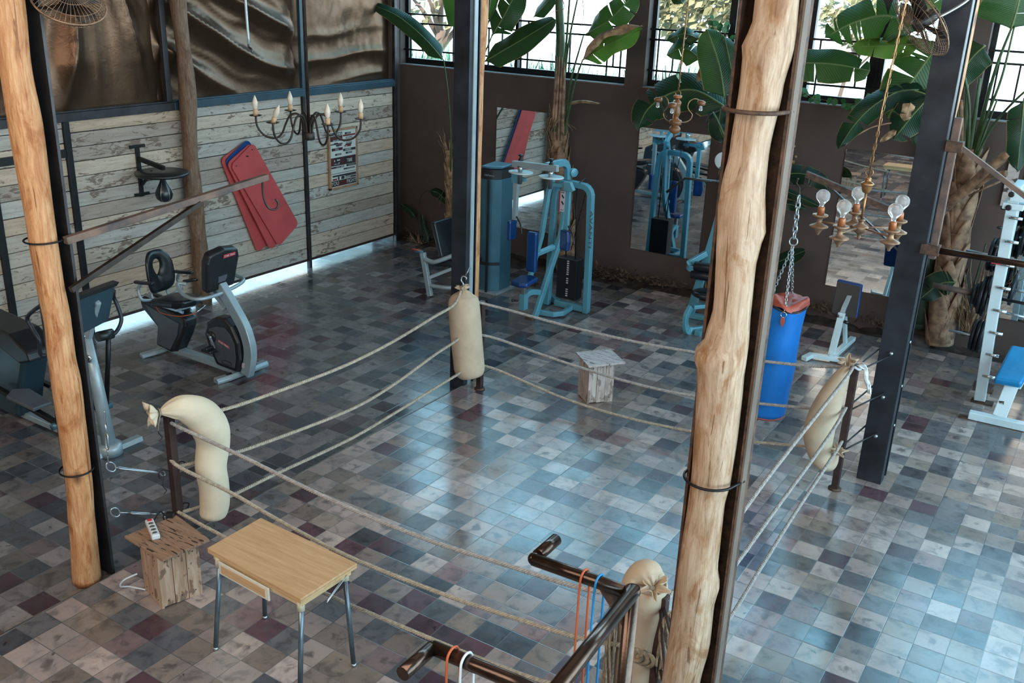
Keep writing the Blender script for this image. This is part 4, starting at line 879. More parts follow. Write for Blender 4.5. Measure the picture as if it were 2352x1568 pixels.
# ---- elliptical trainer
EL=thing('elliptical_trainer','silver elliptical trainer standing behind the left log column','exercise machine',(-2.9,-.95,ZL))
q=MB(); q.lathe([(.105,0),(.105,.09),(.07,.10)],(-2.44,-.92,ZL),(0,0,1),20); obj('column_foot',q,M['silver'],EL)
q=MB(); q.tube([(-2.44,-.92,ZL+.08),(-2.50,-.92,.55),(-2.57,-.92,1.0)],[.062,.052,.042],16); obj('column',q,M['silver'],EL)
q=MB(); q.sweep([(-2.45,-1.22,ZL+.025),(-2.45,-.60,ZL+.025)],[(-.045,-.025),(.045,-.025),(.035,.02),(-.035,.02)]); obj('front_stabilizer',q,M['silver'],EL,bev=.006)
q=MB(); q.lathe([(.034,0),(.034,.004)],(-2.50,-.974,.84),(.25,-1,.0),18); bd=obj('badge',q,M['zinc'],EL)
text_on('LF',.042,(-2.498,-.98,.84),(.9,.22,0),(0,0,1),M['black'],bd)
q=MB(); rtube(q,[(-2.56,-.92,1.02),(-2.44,-.93,1.24),(-2.36,-.93,1.38)],.10,.05,(0,1,0)); obj('console_neck',q,M['silver'],EL,bev=.012)
q=MB(); q.plate([(-2.36,-1.14,1.13),(-2.26,-1.16,1.47),(-2.43,-.70,1.44),(-2.52,-.74,1.12)],(.04,0,-.02)); cc=obj('console',q,M['slate'],EL,bev=.018,seg=3)
q=MB(); q.plate([(-2.27,-1.17,1.46),(-2.245,-1.18,1.50),(-2.42,-.68,1.47),(-2.44,-.70,1.43)],(.09,0,0)); obj('top_tray',q,M['black'],cc,bev=.008)
for sg in (-1,1):
    yo=-.93+sg*.27
    hp=[(-2.50,-1.28,1.42),(-2.78,-1.28,1.24),(-2.76,-1.27,1.14),(-2.68,-1.27,1.05),(-2.72,-1.24,.90),(-2.58,-1.10,.95)] if sg<0 else [(-2.50,-.66,1.36),(-2.60,-.60,1.27),(-2.585,-.58,1.17),(-2.56,-.58,1.06),(-2.55,-.66,.97),(-2.57,-.76,.96)]
    q=MB(); q.tube(bez(hp,6),.017,8); g_=obj('handlebar',q,M['steel_blue'],EL)
    q=MB(); q.tube([(-2.58,-.93+sg*.12,.97),(-2.58,-.93+sg*.26,.96)],.045,12); obj('pivot_hub',q,M['black'],EL)
    q=MB(); q.tube([(-2.60,-.93+sg*.24,.96),(-2.68,-.93+sg*.24,.60),(-2.76,-.93+sg*.24,.24)],.022,10); lv=obj('lever',q,M['black_metal'],EL)
    q=MB(); q.cyl((-2.77,-.93+sg*.19,.22),(-2.77,-.93+sg*.29,.22),.03,12); obj('joint',q,M['blue_panel'],lv)
    z_=.26 if sg<0 else .20
    q=MB(); rtube(q,[(-2.78,-.93+sg*.20,.20),(-3.75,-.93+sg*.20,z_+.05)],.05,.04,(0,0,1)); pa=obj('pedal_arm',q,M['black_metal'],EL,bev=.006)
    q=MB(); q.plate([(-3.02,-.93+sg*.11,z_+.05),(-3.38,-.93+sg*.09,z_+.08),(-3.46,-.93+sg*.20,z_+.09),(-3.38,-.93+sg*.31,z_+.08),(-3.02,-.93+sg*.29,z_+.05)],(0,0,.035)); obj('pedal',q,M['grey_panel'],pa,bev=.01)
q=MB(); rtube(q,[(-2.47,-.92,ZL+.05),(-4.3,-.92,ZL+.05)],.12,.06,(0,0,1)); obj('base_rail',q,M['silver'],EL,bev=.008)
q=MB(); q.plate([(-3.50,-.92,.30),(-3.36,-.92,.62),(-3.34,-.92,.68),(-3.45,-.92,.78),(-4.0,-.92,.84),(-4.45,-.92,.60),(-4.5,-.92,.10),(-4.3,-.92,.0),(-3.6,-.92,.0)],(0,.26,0)); hs_=obj('drive_housing',q,M['slate'],EL,bev=.04,seg=3)
q=MB(); q.plate([(-3.40,-.92,.60),(-3.22,-.92,.66),(-3.25,-.92,.74),(-3.5,-.92,.86),(-4.1,-.92,.90),(-4.1,-.92,.82)],(0,.30,0)); obj('housing_cover',q,M['black'],hs_,bev=.02)
q=MB(); q.lathe([(.17,0),(.17,.02),(.10,.03),(.09,.02)],(-4.02,-1.06,.40),(0,-1,0),28); obj('crank_disc',q,M['silver'],hs_)
# ---- pec deck machine (light blue)
PD=thing('chest_fly_machine','light blue chest fly machine with blue pads standing in front of the first mirror','gym machine',(-1.4,4.75,ZL)); xc=-1.43
q=MB(); rtube(q,bez([(xc+.05,4.45,ZL),(xc+.05,4.78,.50),(xc+.05,5.01,.90),(xc+.05,5.07,1.2),(xc+.05,5.11,1.55),(xc+.05,5.10,1.74),(xc+.05,5.02,1.83),(xc+.05,4.88,1.85),(xc+.02,4.62,1.84)],4),.09,.055,(1,0,0)); obj('main_frame',q,M['teal'],PD,bev=.008)
q=MB(); rtube(q,[(xc-.09,4.52,.42),(xc-.05,4.70,.95),(xc-.03,4.79,1.50),(xc-.02,4.90,1.70)],.07,.05,(1,0,0)); obj('back_post',q,M['teal'],PD,bev=.008)
q=MB(); rtube(q,[(xc-.08,4.58,.72),(xc+.05,4.86,.80)],.05,.06,(1,0,0)); obj('cross_strut',q,M['teal'],PD,bev=.005)
q=MB(); rtube(q,[(xc-.10,4.52,ZL+.1),(xc-.10,4.55,.50)],.05,.07,(1,0,0)); rtube(q,[(xc-.06,4.32,.27),(xc-.02,4.50,.28)],.07,.05,(1,0,0)); 
q=MB(); rtube(q,bez([(xc-.02,4.29,.19),(xc-.02,4.31,.25),(xc,4.40,.30),(xc+.03,4.58,.26)],4),.07,.06,(1,0,0)); rtube(q,[(xc-.02,4.29,.10),(xc-.02,4.29,.30)],.09,.08,(1,0,0)); obj('seat_bracket',q,M['teal'],PD,bev=.006)
q=MB(); rtube(q,[(xc-.02,4.29,.22),(xc-.02,4.29,.44)],.05,.05,(1,0,0)); sp=obj('seat_post',q,M['zinc'],PD,bev=.004)
q=MB(); q.plate([(xc-.13,4.14,.455),(xc+.02,4.10,.455),(xc+.11,4.14,.465),(xc+.10,4.42,.48),(xc-.02,4.46,.48),(xc-.14,4.40,.475)],(0,0,.06)); obj('seat_pad',q,M['blue_pad'],PD,bev=.022,seg=3)
q=MB(); q.cyl((xc-.09,4.27,.20),(xc-.15,4.25,.20),.012,8); q.ball((xc-.155,4.25,.20),.022); obj('adjust_knob',q,M['black'],PD)
q=MB(); q.plate([(xc-.11,4.48,.54),(xc+.03,4.48,.54),(xc+.03,4.48,1.05),(xc-.11,4.48,1.05)],(0,.075,0)); obj('back_pad',q,M['blue_pad'],PD,bev=.025,seg=3)
q=MB(); rtube(q,[(xc+.04,4.60,ZL+.04),(xc+.22,4.63,ZL+.04),(xc+.30,4.72,ZL+.05),(xc+.28,4.98,ZL+.05)],.05,.06,(0,0,1)); obj('foot_rest',q,M['teal'],PD,bev=.006)
q=MB(); rtube(q,[(xc,5.05,ZL+.05),(-.94,5.05,ZL+.05)],.07,.08,(0,0,1)); rtube(q,[(xc-.25,5.28,ZL+.05),(xc+.02,5.08,ZL+.05)],.07,.08,(0,0,1)); obj('base_beam',q,M['teal'],PD,bev=.006)
ar=[(-.965,5.05,ZL),(-.98,5.05,.8),(-1.0,5.05,1.35)]+[Vector((-1.12,5.05,1.45))+Vector((math.cos(a)*.12,0,math.sin(a)*.13)) for a in (.2,.6,1.0,1.35)]+[(-1.28,5.05,1.59),(-1.34,5.05,1.58)]+[Vector((-1.38,5.05,1.45))+Vector((-math.cos(a)*.12,0,math.sin(a)*.13)) for a in (1.2,.8,.4)]+[(-1.51,5.05,1.35),(-1.53,5.05,.7),(-1.55,5.05,ZL)]
q=MB(); rtube(q,ar,.075,.085,(0,1,0)); obj('rear_arch',q,M['teal'],PD,bev=.008)
text_on('AVANTI',.085,(-.955,5.004,1.06),(.012,0,-1),(1,0,.012),M['grey_panel'],PD,'lettering',.001,(1.6,.7))
q=MB(); q.bb((-1.45,5.09,.06),(-1.16,5.27,.60)); ws=obj('weight_stack',q,M['black'],PD,bev=.006)
q=MB()
for k in range(17):
    if k in (7,11,12): continue
    z=.565-k*.029; q.plate([(-1.305,5.088,z),(-1.275,5.088,z),(-1.275,5.088,z+.015),(-1.305,5.088,z+.015)],(0,.002,0))
obj('weight_numbers',q,M['sticker_white'],ws)
for x in (-1.38,-1.24):
    q=MB(); q.cyl((x,5.18,.60),(x,5.12,1.55),.008,8); obj('guide_rod',q,M['black_metal'],PD)
q=MB(); rtube(q,[(-1.84,4.55,1.83),(-1.18,4.50,1.86)],.055,.075,(0,0,1)); cb=obj('top_crossbar',q,M['grey_panel'],PD,bev=.004)
cbm=cb.data.materials; cb.data.materials[0]=M['silver']
for x,cx_ in ((-1.72,-1.70),(-1.29,-1.27)):
    y=4.53
    q=MB(); q.lathe([(.03,0),(.03,.02),(.018,.025),(.018,.05),(.03,.055),(.03,.07),(.012,.08)],(x,y,1.885),(0,0,1),14); obj('bearing_cap',q,M['black'],PD)
    q=MB(); q.lathe([(.028,-.22),(.028,-.06),(.036,-.05),(.036,0)],(x,y,1.82),(0,0,1),14); obj('spindle',q,M['zinc'],PD)
    q=MB(); n=30; pr=[(x+(.0 if x<-1.5 else -.03)+.155*math.cos(2*PI*k/n)*(1.15 if math.cos(2*PI*k/n)*(-1 if x<-1.5 else 1)>0 else .9),y+.04+.13*math.sin(2*PI*k/n),1.735) for k in range(n)]; q.plate(pr,(0,0,.016)); obj('cam_plate',q,M['white_frame'],PD,bev=.003)
for sg,x,top in ((-1,-1.80,1.64),(1,-1.06,1.66)):
    q=MB()
    rtube(q,[(x-sg*.27 if sg>0 else x+.14,4.56,1.65),(x+sg*.01,4.58,1.66)],.05,.045,(0,0,1)); obj('arm_link',q,M['teal'],PD,bev=.005)
    q=MB(); q.plate([(x-.05,4.56,1.60),(x-.05,4.56,1.71),(x+.04,4.56,1.71),(x+.09,4.56,1.62),(x+.06,4.56,1.60)],(0,.06,0)); obj('arm_hinge',q,M['teal'],PD,bev=.006)
    q=MB(); rtube(q,[(x,4.58,1.62),(x+.0,4.57,1.13)],.055,.055,(0,1,0)); am=obj('swing_arm',q,M['silver'] if sg<0 else M['teal'],PD,bev=.004)
    q=MB()
    if sg<0: q.plate([(x-.02,4.46,.88),(x-.02,4.62,.88),(x-.02,4.62,1.13),(x-.02,4.46,1.13)],(.06,0,0))
    else: q.plate([(x-.05,4.55,.88),(x+.08,4.50,.88),(x+.10,4.50,1.0),(x+.08,4.50,1.13),(x-.05,4.55,1.13)],(.02,.06,0))
    obj('arm_pad',q,M['blue_pad'],am,bev=.022,seg=3)
    q=MB(); q.tube(bez([(x+.04,4.55,1.18),(x+.13,4.50,1.10),(x+.17,4.48,.98)],5),.010,7); obj('grip_tube',q,M['black'],am)
q=MB(); q.plate([(xc-.005,5.02,1.22),(xc+.095,5.02,1.22),(xc+.095,5.02,1.48),(xc-.005,5.02,1.48)],(0,.003,0)); st=obj('instruction_label',q,M['sticker_white'],PD)
q=MB(); q.plate([(xc-.005,5.017,1.22),(xc+.012,5.017,1.22),(xc+.012,5.017,1.48),(xc-.005,5.017,1.48)],(0,.003,0)); obj('red_edge',q,M['sticker_red'],st)
q=MB(); 
for zz in (1.42,1.34): q.plate([(xc+.03,5.016,zz),(xc+.05,5.016,zz-.02),(xc+.055,5.016,zz-.035),(xc+.07,5.016,zz-.02),(xc+.06,5.016,zz-.005),(xc+.04,5.016,zz+.02)],(0,.003,0))
q.bb((xc+.02,5.014,1.46),(xc+.07,5.018,1.468)); q.bb((xc+.02,5.014,1.24),(xc+.07,5.018,1.245)); obj('label_print',q,M['black'],st)
q=MB(); q.tube([(xc+.28,5.0,1.62),(xc+.30,5.12,1.66),(xc+.30,5.16,1.5),(-1.30,5.16,.7)],.006,6); obj('cable',q,M['black'],PD)
q=MB(); q.cyl((xc+.12,5.16,1.70),(xc+.08,5.18,1.70),.055,24); obj('pulley',q,M['teal'],PD,bev=.006)
q=MB(); q.bb((-1.47,4.36,ZL),(-1.36,4.43,ZL+.02)); obj('steel_shoe',q,M['rust'],label='small rusty steel plate on the tiles in front of the chest fly machine',cat='plate')
# ---- tower with leg machine
TW=thing('leg_extension_machine','grey leg machine with a tall steel-blue weight tower beside the middle column','gym machine',(-2.7,4.75,ZL))
n=12; arcp=[(-2.58+.27*k/n, 4.94-.055*math.sin(PI*k/n)+.10*k/n) for k in range(n+1)]
q=MB(); q.plate([(x,y,(ZL+.03+1.50)/2) for x,y in arcp]+[(-2.30,5.30,(ZL+.03+1.5)/2),(-2.57,5.26,(ZL+.03+1.5)/2)],(0,0,1.47-ZL)); tw=obj('tower_cover',q,M['blue_panel'],TW,bev=.008)
q=MB(); q.plate([(x-.002,y-.004,1.56) for x,y in arcp]+[(-2.30,5.31,1.56),(-2.59,5.27,1.56)],(0,0,.13)); obj('tower_cap_band',q,M['black'],TW,bev=.006)
q=MB(); q.plate([(x,y,1.645) for x,y in arcp]+[(-2.30,5.31,1.66),(-2.59,5.27,1.66)],(0,0,.03)); obj('tower_lid',q,M['blue_panel'],TW,bev=.012)
q=MB(); q.cyl((-2.63,4.97,ZL),(-2.63,4.97,1.60),.042,16); obj('tower_pole',q,M['silver'],TW)
q=MB(); q.bb((-2.43,4.874,ZL+.03),(-2.40,4.89,1.50)); obj('centre_groove',q,M['black'],TW); q=MB(); q.sweep([(x,y-.004,.36) for x,y in arcp],rect(.012,.04),(0,0,1)); obj('cover_band',q,M['black'],TW)
q=MB(); q.bb((-2.66,4.90,ZL),(-2.26,5.34,ZL+.035)); obj('tower_base',q,M['silver'],TW,bev=.006)
text_on('LifeFitness',.035,(-2.40,4.868,1.565),(1,.12,.0),(0,0,1),M['silver'],TW)
L_=MB(); rtube(L_,[(-2.95,4.35,ZL),(-3.09,4.37,.52)],.07,.06,(0,1,0)); obj('front_leg',L_,M['silver'],TW,bev=.008)
q=MB(); q.tube(bez([(-3.05,4.36,.44),(-2.93,4.36,.425),(-2.84,4.38,.45),(-2.60,4.50,.57)],6),.030,10); obj('upper_rail',q,M['silver'],TW)
q=MB(); q.tube(bez([(-2.96,4.36,.10),(-2.86,4.36,.10),(-2.62,4.45,.11),(-2.55,4.9,.10)],6),.028,10); obj('lower_rail',q,M['silver'],TW)
q=MB(); rtube(q,[(-2.92,4.62,.43),(-3.06,4.64,.86)],.055,.03,(0,1,0)); bs=obj('backrest_bar',q,M['silver'],TW,bev=.005)
q=MB(); [q.cyl((-2.94-.135*k/4,4.60,.50+.36*k/4),(-2.94-.135*k/4,4.595,.50+.36*k/4),.009,10) for k in range(5)]; obj('bar_holes',q,M['black'],bs)
q=MB(); q.plate([(-2.86,4.50,.48),(-3.02,4.50,.92),(-2.98,4.50,.96),(-2.86,4.50,.90),(-2.72,4.50,.55)],(0,.36,0)); 
q=MB(); q.plate([(-2.86,4.45,.46),(-3.02,4.48,.92),(-3.02,4.92,.92),(-2.86,4.95,.46)],(.07,0,.02)); obj('backrest_pad',q,M['black_pad'],TW,bev=.025,seg=3)
q=MB(); q.plate([(-2.96,4.42,.38),(-2.50,4.46,.42),(-2.50,4.90,.42),(-2.96,4.88,.38)],(0,0,.07)); obj('seat_pad',q,M['black_pad'],TW,bev=.025,seg=3)
q=MB(); q.cyl((-3.20,4.35,.52),(-3.08,4.37,.53),.022,10); obj('side_handle',q,M['blue_panel'],TW); q=MB(); q.tube([(-3.10,4.37,.54),(-3.24,4.34,.55)],.01,8); obj('release_lever',q,M['orange_rubber'],TW)
q=MB(); rtube(q,[(-2.98,4.36,.20),(-2.72,4.55,.34)],.04,.04,(0,0,1)); obj('cross_strut',q,M['silver'],TW)
# ---- lat pulldown
LP=thing('pulldown_machine','light blue pulldown machine with black roller pads partly hidden behind the big log','gym machine',(.45,5.45,0))
q=MB(); rtube(q,[(.22,5.60,0),(.33,5.60,.55),(.44,5.62,1.15),(.50,5.62,1.50)],.10,.07,(0,1,0)); obj('mast',q,M['teal'],LP,bev=.006)
q=MB(); rtube(q,[(.50,5.62,1.50),(.60,5.62,2.05)],.095,.075,(0,1,0)); obj('mast_sleeve',q,M['black_metal'],LP,bev=.006)
q=MB(); rtube(q,[(.60,5.62,2.05),(.64,5.62,2.35),(.60,5.4,2.42)],.08,.06,(0,1,0)); obj('mast_top',q,M['teal'],LP,bev=.006)
q=MB(); q.cyl((.52,5.40,2.05),(.52,5.37,2.05),.10,24); obj('pulley',q,M['white_frame'],LP,bev=.008)
q=MB(); q.cyl((.50,5.37,1.98),(.47,5.37,1.78),.005,6); obj('cable',q,M['black'],LP)
q=MB(); q.tube([(-.14,5.37,1.59),(.0,5.37,1.72),(.08,5.37,1.79),(.42,5.37,1.80)],.016,10); pb=obj('pulldown_bar',q,M['black'],LP); q=MB(); q.tube([(.22,5.37,1.80),(.9,5.37,1.82)],.012,10); obj('bar_middle',q,M['zinc'],pb)
q=MB(); rtube(q,bez([(.37,5.05,.30),(.35,5.04,.10),(.38,5.03,.05),(.44,5.03,.03),(.55,5.03,.04),(.62,5.10,.04)],5),.10,.05,(0,1,0)); 
q=MB(); rtube(q,[(.62,5.35,.32),(.44,5.10,.32)],.10,.05,(0,0,1)); rtube(q,bez([(.44,5.06,.33),(.42,4.99,.22),(.43,4.98,.10),(.47,5.02,.035),(.58,5.2,.035),(.64,5.4,.035)],5),.10,.05,(1,0,0)); obj('seat_frame',q,M['teal'],LP,bev=.008)
q=MB(); rtube(q,[(.60,5.30,.15),(.60,5.30,.42)],.06,.06,(0,1,0)); obj('seat_post',q,M['teal'],LP,bev=.006)
q=MB(); q.lathe([(.13,0),(.16,.02),(.16,.05),(.12,.07)],(.52,5.28,.42),(0,0,1),24); obj('seat_pad',q,M['black_pad'],LP)
q=MB(); rtube(q,bez([(.38,5.55,.88),(.28,5.42,.80),(.24,5.36,.76),(.28,5.32,.72),(.36,5.34,.71)],4),.05,.07,(0,0,1)); obj('roller_bracket',q,M['teal'],LP,bev=.006)
for z,x0 in ((.76,.33),(.65,.30)):
    q=MB(); q.cyl((x0,5.32,z),(x0+.42,5.36,z+.01),.058,18); obj('roller_pad',q,M['black_pad'],LP,bev=.01)
q=MB(); rtube(q,[(.22,5.60,.03),(.62,5.62,.03)],.08,.06,(0,0,1)); rtube(q,[(.58,5.0,.03),(.60,6.05,.03)],.08,.06,(0,0,1)); obj('base_frame',q,M['teal'],LP,bev=.006)
# ---- incline bench
IB=thing('incline_bench','small white incline bench with a dark blue backrest below the right mirror','bench',(2.1,5.3,0))
q=MB(); rtube(q,[(1.88,4.98,.03),(1.92,5.12,.04),(2.28,5.20,.04),(2.32,5.08,.03)],.07,.05,(0,0,1)); obj('front_foot',q,M['white_frame'],IB,bev=.006)
q=MB(); rtube(q,[(2.14,5.16,.05),(2.17,5.98,.05)],.07,.05,(0,0,1)); obj('base_rail',q,M['white_frame'],IB,bev=.006)
q=MB(); rtube(q,[(2.12,5.22,.05),(2.15,5.28,.56)],.075,.05,(0,1,0)); obj('upright',q,M['white_frame'],IB,bev=.005)
q=MB(); rtube(q,[(2.15,5.70,.06),(2.155,5.40,.52)],.06,.04,(1,0,0)); obj('rear_strut',q,M['white_frame'],IB,bev=.005)
q=MB(); rtube(q,[(2.145,5.27,.50),(2.16,5.30,.62),(2.19,5.40,.78)],.05,.05,(1,0,0)); hg=obj('hinge_bar',q,M['silver'],IB,bev=.004)
q=MB(); q.cyl((2.09,5.26,.52),(2.13,5.26,.52),.02,10); q.cyl((2.19,5.26,.47),(2.24,5.26,.46),.02,10); obj('pin_knob',q,M['black'],hg)
q=MB(); q.plate([(2.02,5.34,.52),(2.31,5.35,.505),(2.29,5.43,.885),(2.015,5.42,.90)],(0,.075,-.01)); bp=obj('backrest_pad',q,M['blue_pad'],IB,bev=.022,seg=3)
q=MB(); q.plate([(2.03,5.298,.53),(2.30,5.308,.515),(2.28,5.385,.865),(2.025,5.378,.88)],(0,.006,0)); obj('backrest_board',q,M['black'],bp)
# ---- smith rack + bench
RK=thing('smith_machine','tall white smith machine with black weight plates at the right edge','gym machine',(4.2,5.4,0))
def up(x,name='upright'):
    q=MB(); rtube(q,[(x+.04,4.98,.02),(x-.02,5.0,1.0),(x-.06,5.04,2.18)],.105,.07,(0,1,0)); o=obj(name,q,M['white_frame'],RK,bev=.005)
    q=MB(); rtube(q,[(x+.02,5.34,.02),(x-.03,5.36,1.0),(x-.05,5.34,2.15)],.07,.06,(0,1,0)); obj('rear_upright',q,M['white_frame'],RK,bev=.005)
    q=MB(); rtube(q,[(x+.02,5.0,.42),(x+.0,5.34,.22)],.05,.05,(1,0,0)); obj('side_brace',q,M['white_frame'],RK)
    q=MB(); q.bb((x-.04,4.92,0),(x+.17,5.04,.015)); q.bb((x-.08,5.28,0),(x+.12,5.40,.015)); obj('floor_plate',q,M['rust'],RK)
    return o
uL=up(3.69); up(5.55)
for k in range(8):
    z=.30+k*.235; q=MB(); q.cyl((3.72-.045*z,4.96,z),(3.84-.045*z,4.95,z),.016,12); obj('spotter_peg',q,M['chrome'],uL)
q=MB()
for k in range(4): z=1.45+k*.19; q.ball((3.575-.02*k*.2,4.98,z),.016,(1.6,1,1))
obj('bumper_screws',q,M['black'],uL)
q=MB(); q.plate([(3.565,4.948,1.47),(3.655,4.948,1.47),(3.655,4.948,1.535),(3.565,4.948,1.535)],(0,.002,0)); cl=obj('caution_label',q,M['sticker_red'],uL)
text_on('CAUTION',.020,(3.61,4.945,1.520),(1,0,0),(0,0,1),M['sticker_white'],cl)
text_on('KEEP CLEAR',.012,(3.61,4.945,1.49),(1,0,0),(0,0,1),M['sticker_white'],cl)
q=MB(); rtube(q,[(3.60,5.02,2.16),(5.60,5.02,2.16)],.10,.12,(0,0,1)); q.bb((3.55,4.95,2.02),(3.74,5.38,2.08)); rtube(q,[(3.64,4.98,2.20),(3.64,5.40,2.20)],.09,.10,(0,0,1)); tp_=obj('top_frame',q,M['white_frame'],RK,bev=.008)
q=MB(); [q.lathe([(.016,0),(.028,.0),(.028,.008),(.016,.008)],(3.61,4.945,z),(0,-1,0),16) for z in (2.17,2.04)]; obj('bolt_rings',q,M['black'],tp_)
q=MB(); q.cyl((3.30,5.20,1.07),(5.7,5.20,1.03),.016,12); br=obj('barbell',q,M['steel'],RK); q=MB(); q.cyl((3.04,5.20,1.08),(3.42,5.20,1.07),.03,14); obj('bar_sleeve',q,M['rust_arm'],br)
def plates(x0,z,y,rs,par=RK):
    for k,(dx,r,w) in enumerate(rs):
        q=MB(); q.lathe([(.03,0),(r*.55,0),(r*.6,-w*.3),(r*.85,-w*.3),(r*.88,0),(r,0),(r,w),(r*.88,w),(r*.85,w*1.3),(r*.6,w*1.3),(r*.55,w),(.03,w)],(x0+dx,y,z),(1,0,-.04),32); obj('weight_plate',q,M['black_metal'] if k%2 else M['steel_blue'],par)
plates(3.44,1.07,5.20,[(0,.11,.03),(.035,.14,.03),(.07,.20,.032),(.11,.215,.032)])
for z,y in ((1.47,5.35),(.60,5.30)):
    q=MB(); q.cyl((3.30-.03,y,z),(3.68,y,z-.02),.014,10); obj('storage_peg',q,M['zinc'],RK)
    plates(3.50,z,y,[(0,.17,.03),(.04,.18,.03),(.08,.18,.03)])
for z in (1.66,1.12,.86):
    q=MB(); q.cyl((3.72,5.45,z),(3.98,5.45,z-.015),.013,10); obj('storage_peg',q,M['zinc'],RK)
plates(3.76,1.66,5.45,[(0,.17,.03),(.04,.18,.03)]); plates(3.76,1.12,5.45,[(0,.17,.03)])
WB=thing('weight_bench','white weight bench with a bright blue seat pad in front of the smith machine','bench',(4.3,4.6,0))
q=MB(); rtube(q,[(3.70,4.46,.045),(4.75,4.50,.045)],.09,.075,(0,0,1)); obj('front_foot',q,M['white_frame'],WB,bev=.006)
q=MB(); q.bb((3.615,4.41,0),(3.72,4.50,.012)); obj('foot_tab',q,M['rust'],WB)
q=MB(); rtube(q,[(3.965,4.52,.07),(4.01,4.66,.42)],.125,.06,(0,1,0)); sp_=obj('seat_post',q,M['white_frame'],WB,bev=.005)
q=MB(); q.plate([(3.931,4.54,0.225),(3.977,4.54,0.229),(3.981,4.54,0.185),(3.936,4.54,0.181)],(0,.003,0)); dl=obj('number_label',q,M['black'],sp_)
text_on('140',.033,(3.957,4.535,0.206),(1,0,0),(0,0,1),M['sticker_white'],dl)
q=MB(); q.plate([(3.845,4.50,.42),(4.09,4.51,.43),(4.17,4.98,.66),(3.90,4.96,.66)],(0,-.03,.07)); wp=obj('seat_pad',q,M['blue_pad_l'],WB,bev=.028,seg=4)
q=MB(); rtube(q,[(4.05,4.70,.36),(4.12,6.0,.34)],.07,.06,(0,0,1)); obj('bench_spine',q,M['white_frame'],WB,bev=.005)
q=MB(); rtube(q,[(4.12,5.95,.02),(4.12,5.9,.34)],.07,.06,(0,1,0)); obj('rear_leg',q,M['white_frame'],WB,bev=.005)

# ================================================================== WALL ITEMS
# speed bag platform
SP=thing('speed_bag_platform','black wall-mounted speed bag platform on the plank wall','platform',(XL,1.9,1.4))
q=MB(); q.bb((XL+.001,1.61,1.42),(XL+.018,1.665,2.02)); q.bb((XL+.001,1.54,1.985),(XL+.022,1.74,2.02)); q.bb((XL+.001,1.54,1.43),(XL+.022,1.74,1.465)); obj('wall_bracket',q,M['black_metal'],SP,bev=.003)
q=MB(); q.beam((XL+.02,1.64,1.86),(XL+.42,1.66,1.80),.04,.05); q.beam((XL+.03,1.64,1.56),(XL+.22,1.65,1.74),.03,.03); obj('arm',q,M['black_metal'],SP,bev=.003)
q=MB(); q.lathe([(.295,-.015),(.30,0),(.30,.012),(.29,.022)],(XL+.33,1.70,1.72),(0,0,1),40); obj('drum',q,M['black'],SP)
q=MB(); q.lathe([(.012,.0),(.022,-.03),(.045,-.07),(.085,-.15),(.098,-.20),(.088,-.25),(.05,-.285),(.01,-.295)],(XL+.33,1.70,1.685),(0,0,1),24); bg=obj('speed_bag',q,M['black_pad'],label='black teardrop speed bag hanging under the round platform',cat='speed bag')
q=MB()
for k in range(6):
    a=2*PI*k/6; q.tube([(XL+.33+math.cos(a)*(r+.001),1.70+math.sin(a)*(r+.001),1.685+z) for r,z in [(.022,-.03),(.045,-.07),(.085,-.15),(.098,-.20),(.088,-.25),(.05,-.285)]],.002,5)
obj('seams',q,M['zinc'],bg); q=MB(); q.lathe([(.02,-.02),(.026,0),(.012,.015),(.012,.03)],(XL+.33,1.70,1.685),(0,0,1),14); obj('swivel',q,M['zinc'],bg)
# hanging mats
def mat_(p, off, ang, label, col, curl=0):
    # rounded rectangle in the wall plane hanging tilted
    t=thing('exercise_mat',label,'mat',(XL+off,p[0],p[1]),group='mats hanging on the plank wall'); w,h=.47,1.42; r=.07; pts=[]
    for cx_,cz,a0 in ((w/2-r,h/2-r,0),(-w/2+r,h/2-r,PI/2),(-w/2+r,-h/2+r,PI),(w/2-r,-h/2+r,1.5*PI)):
        for k in range(5): a=a0+PI/2*k/4; pts.append((cx_+r*math.cos(a),cz+r*math.sin(a)))
    q=MB(); ca,sa=math.cos(ang),math.sin(ang)
    q.plate([(XL+off,p[0]+x*ca-z*sa,p[1]+x*sa+z*ca) for x,z in pts],(.018,0,0)); obj('foam_sheet',q,col,t,bev=.004)
    q=MB()
    for sx in (-1,1):
        x,z=sx*(w/2-.07),h/2-.06; q.lathe([(.010,0),(.010,.002)],(XL+off+.009,p[0]+x*ca-z*sa,p[1]+x*sa+z*ca),(1,0,0),12)
    obj('eyelet',q,M['black'],t); return t
mat_((3.29,1.13),.03,.37,'red mat with its lower corner furthest left in the hanging stack',M['red_mat'])
mat_((3.42,1.185),.055,.53,'dark blue mat edge glimpsed at the top of the red mat stack',M['blue_pad'])
mat_((3.40,1.125),.08,.475,'red mat hanging in the middle of the stack, showing a narrow strip',M['red_mat'])
mat_((3.475,1.14),.105,.55,'front red mat hanging tilted on the plank wall',M['red_mat'])
q=MB(); q.cyl((XL,3.17,1.70),(XL+.15,3.17,1.71),.008,8); q.cyl((XL,3.17,1.70),(XL+.004,3.17,1.70),.02,8); obj('wall_peg',q,M['black_metal'],label='black wall peg carrying the red mats',cat='peg')
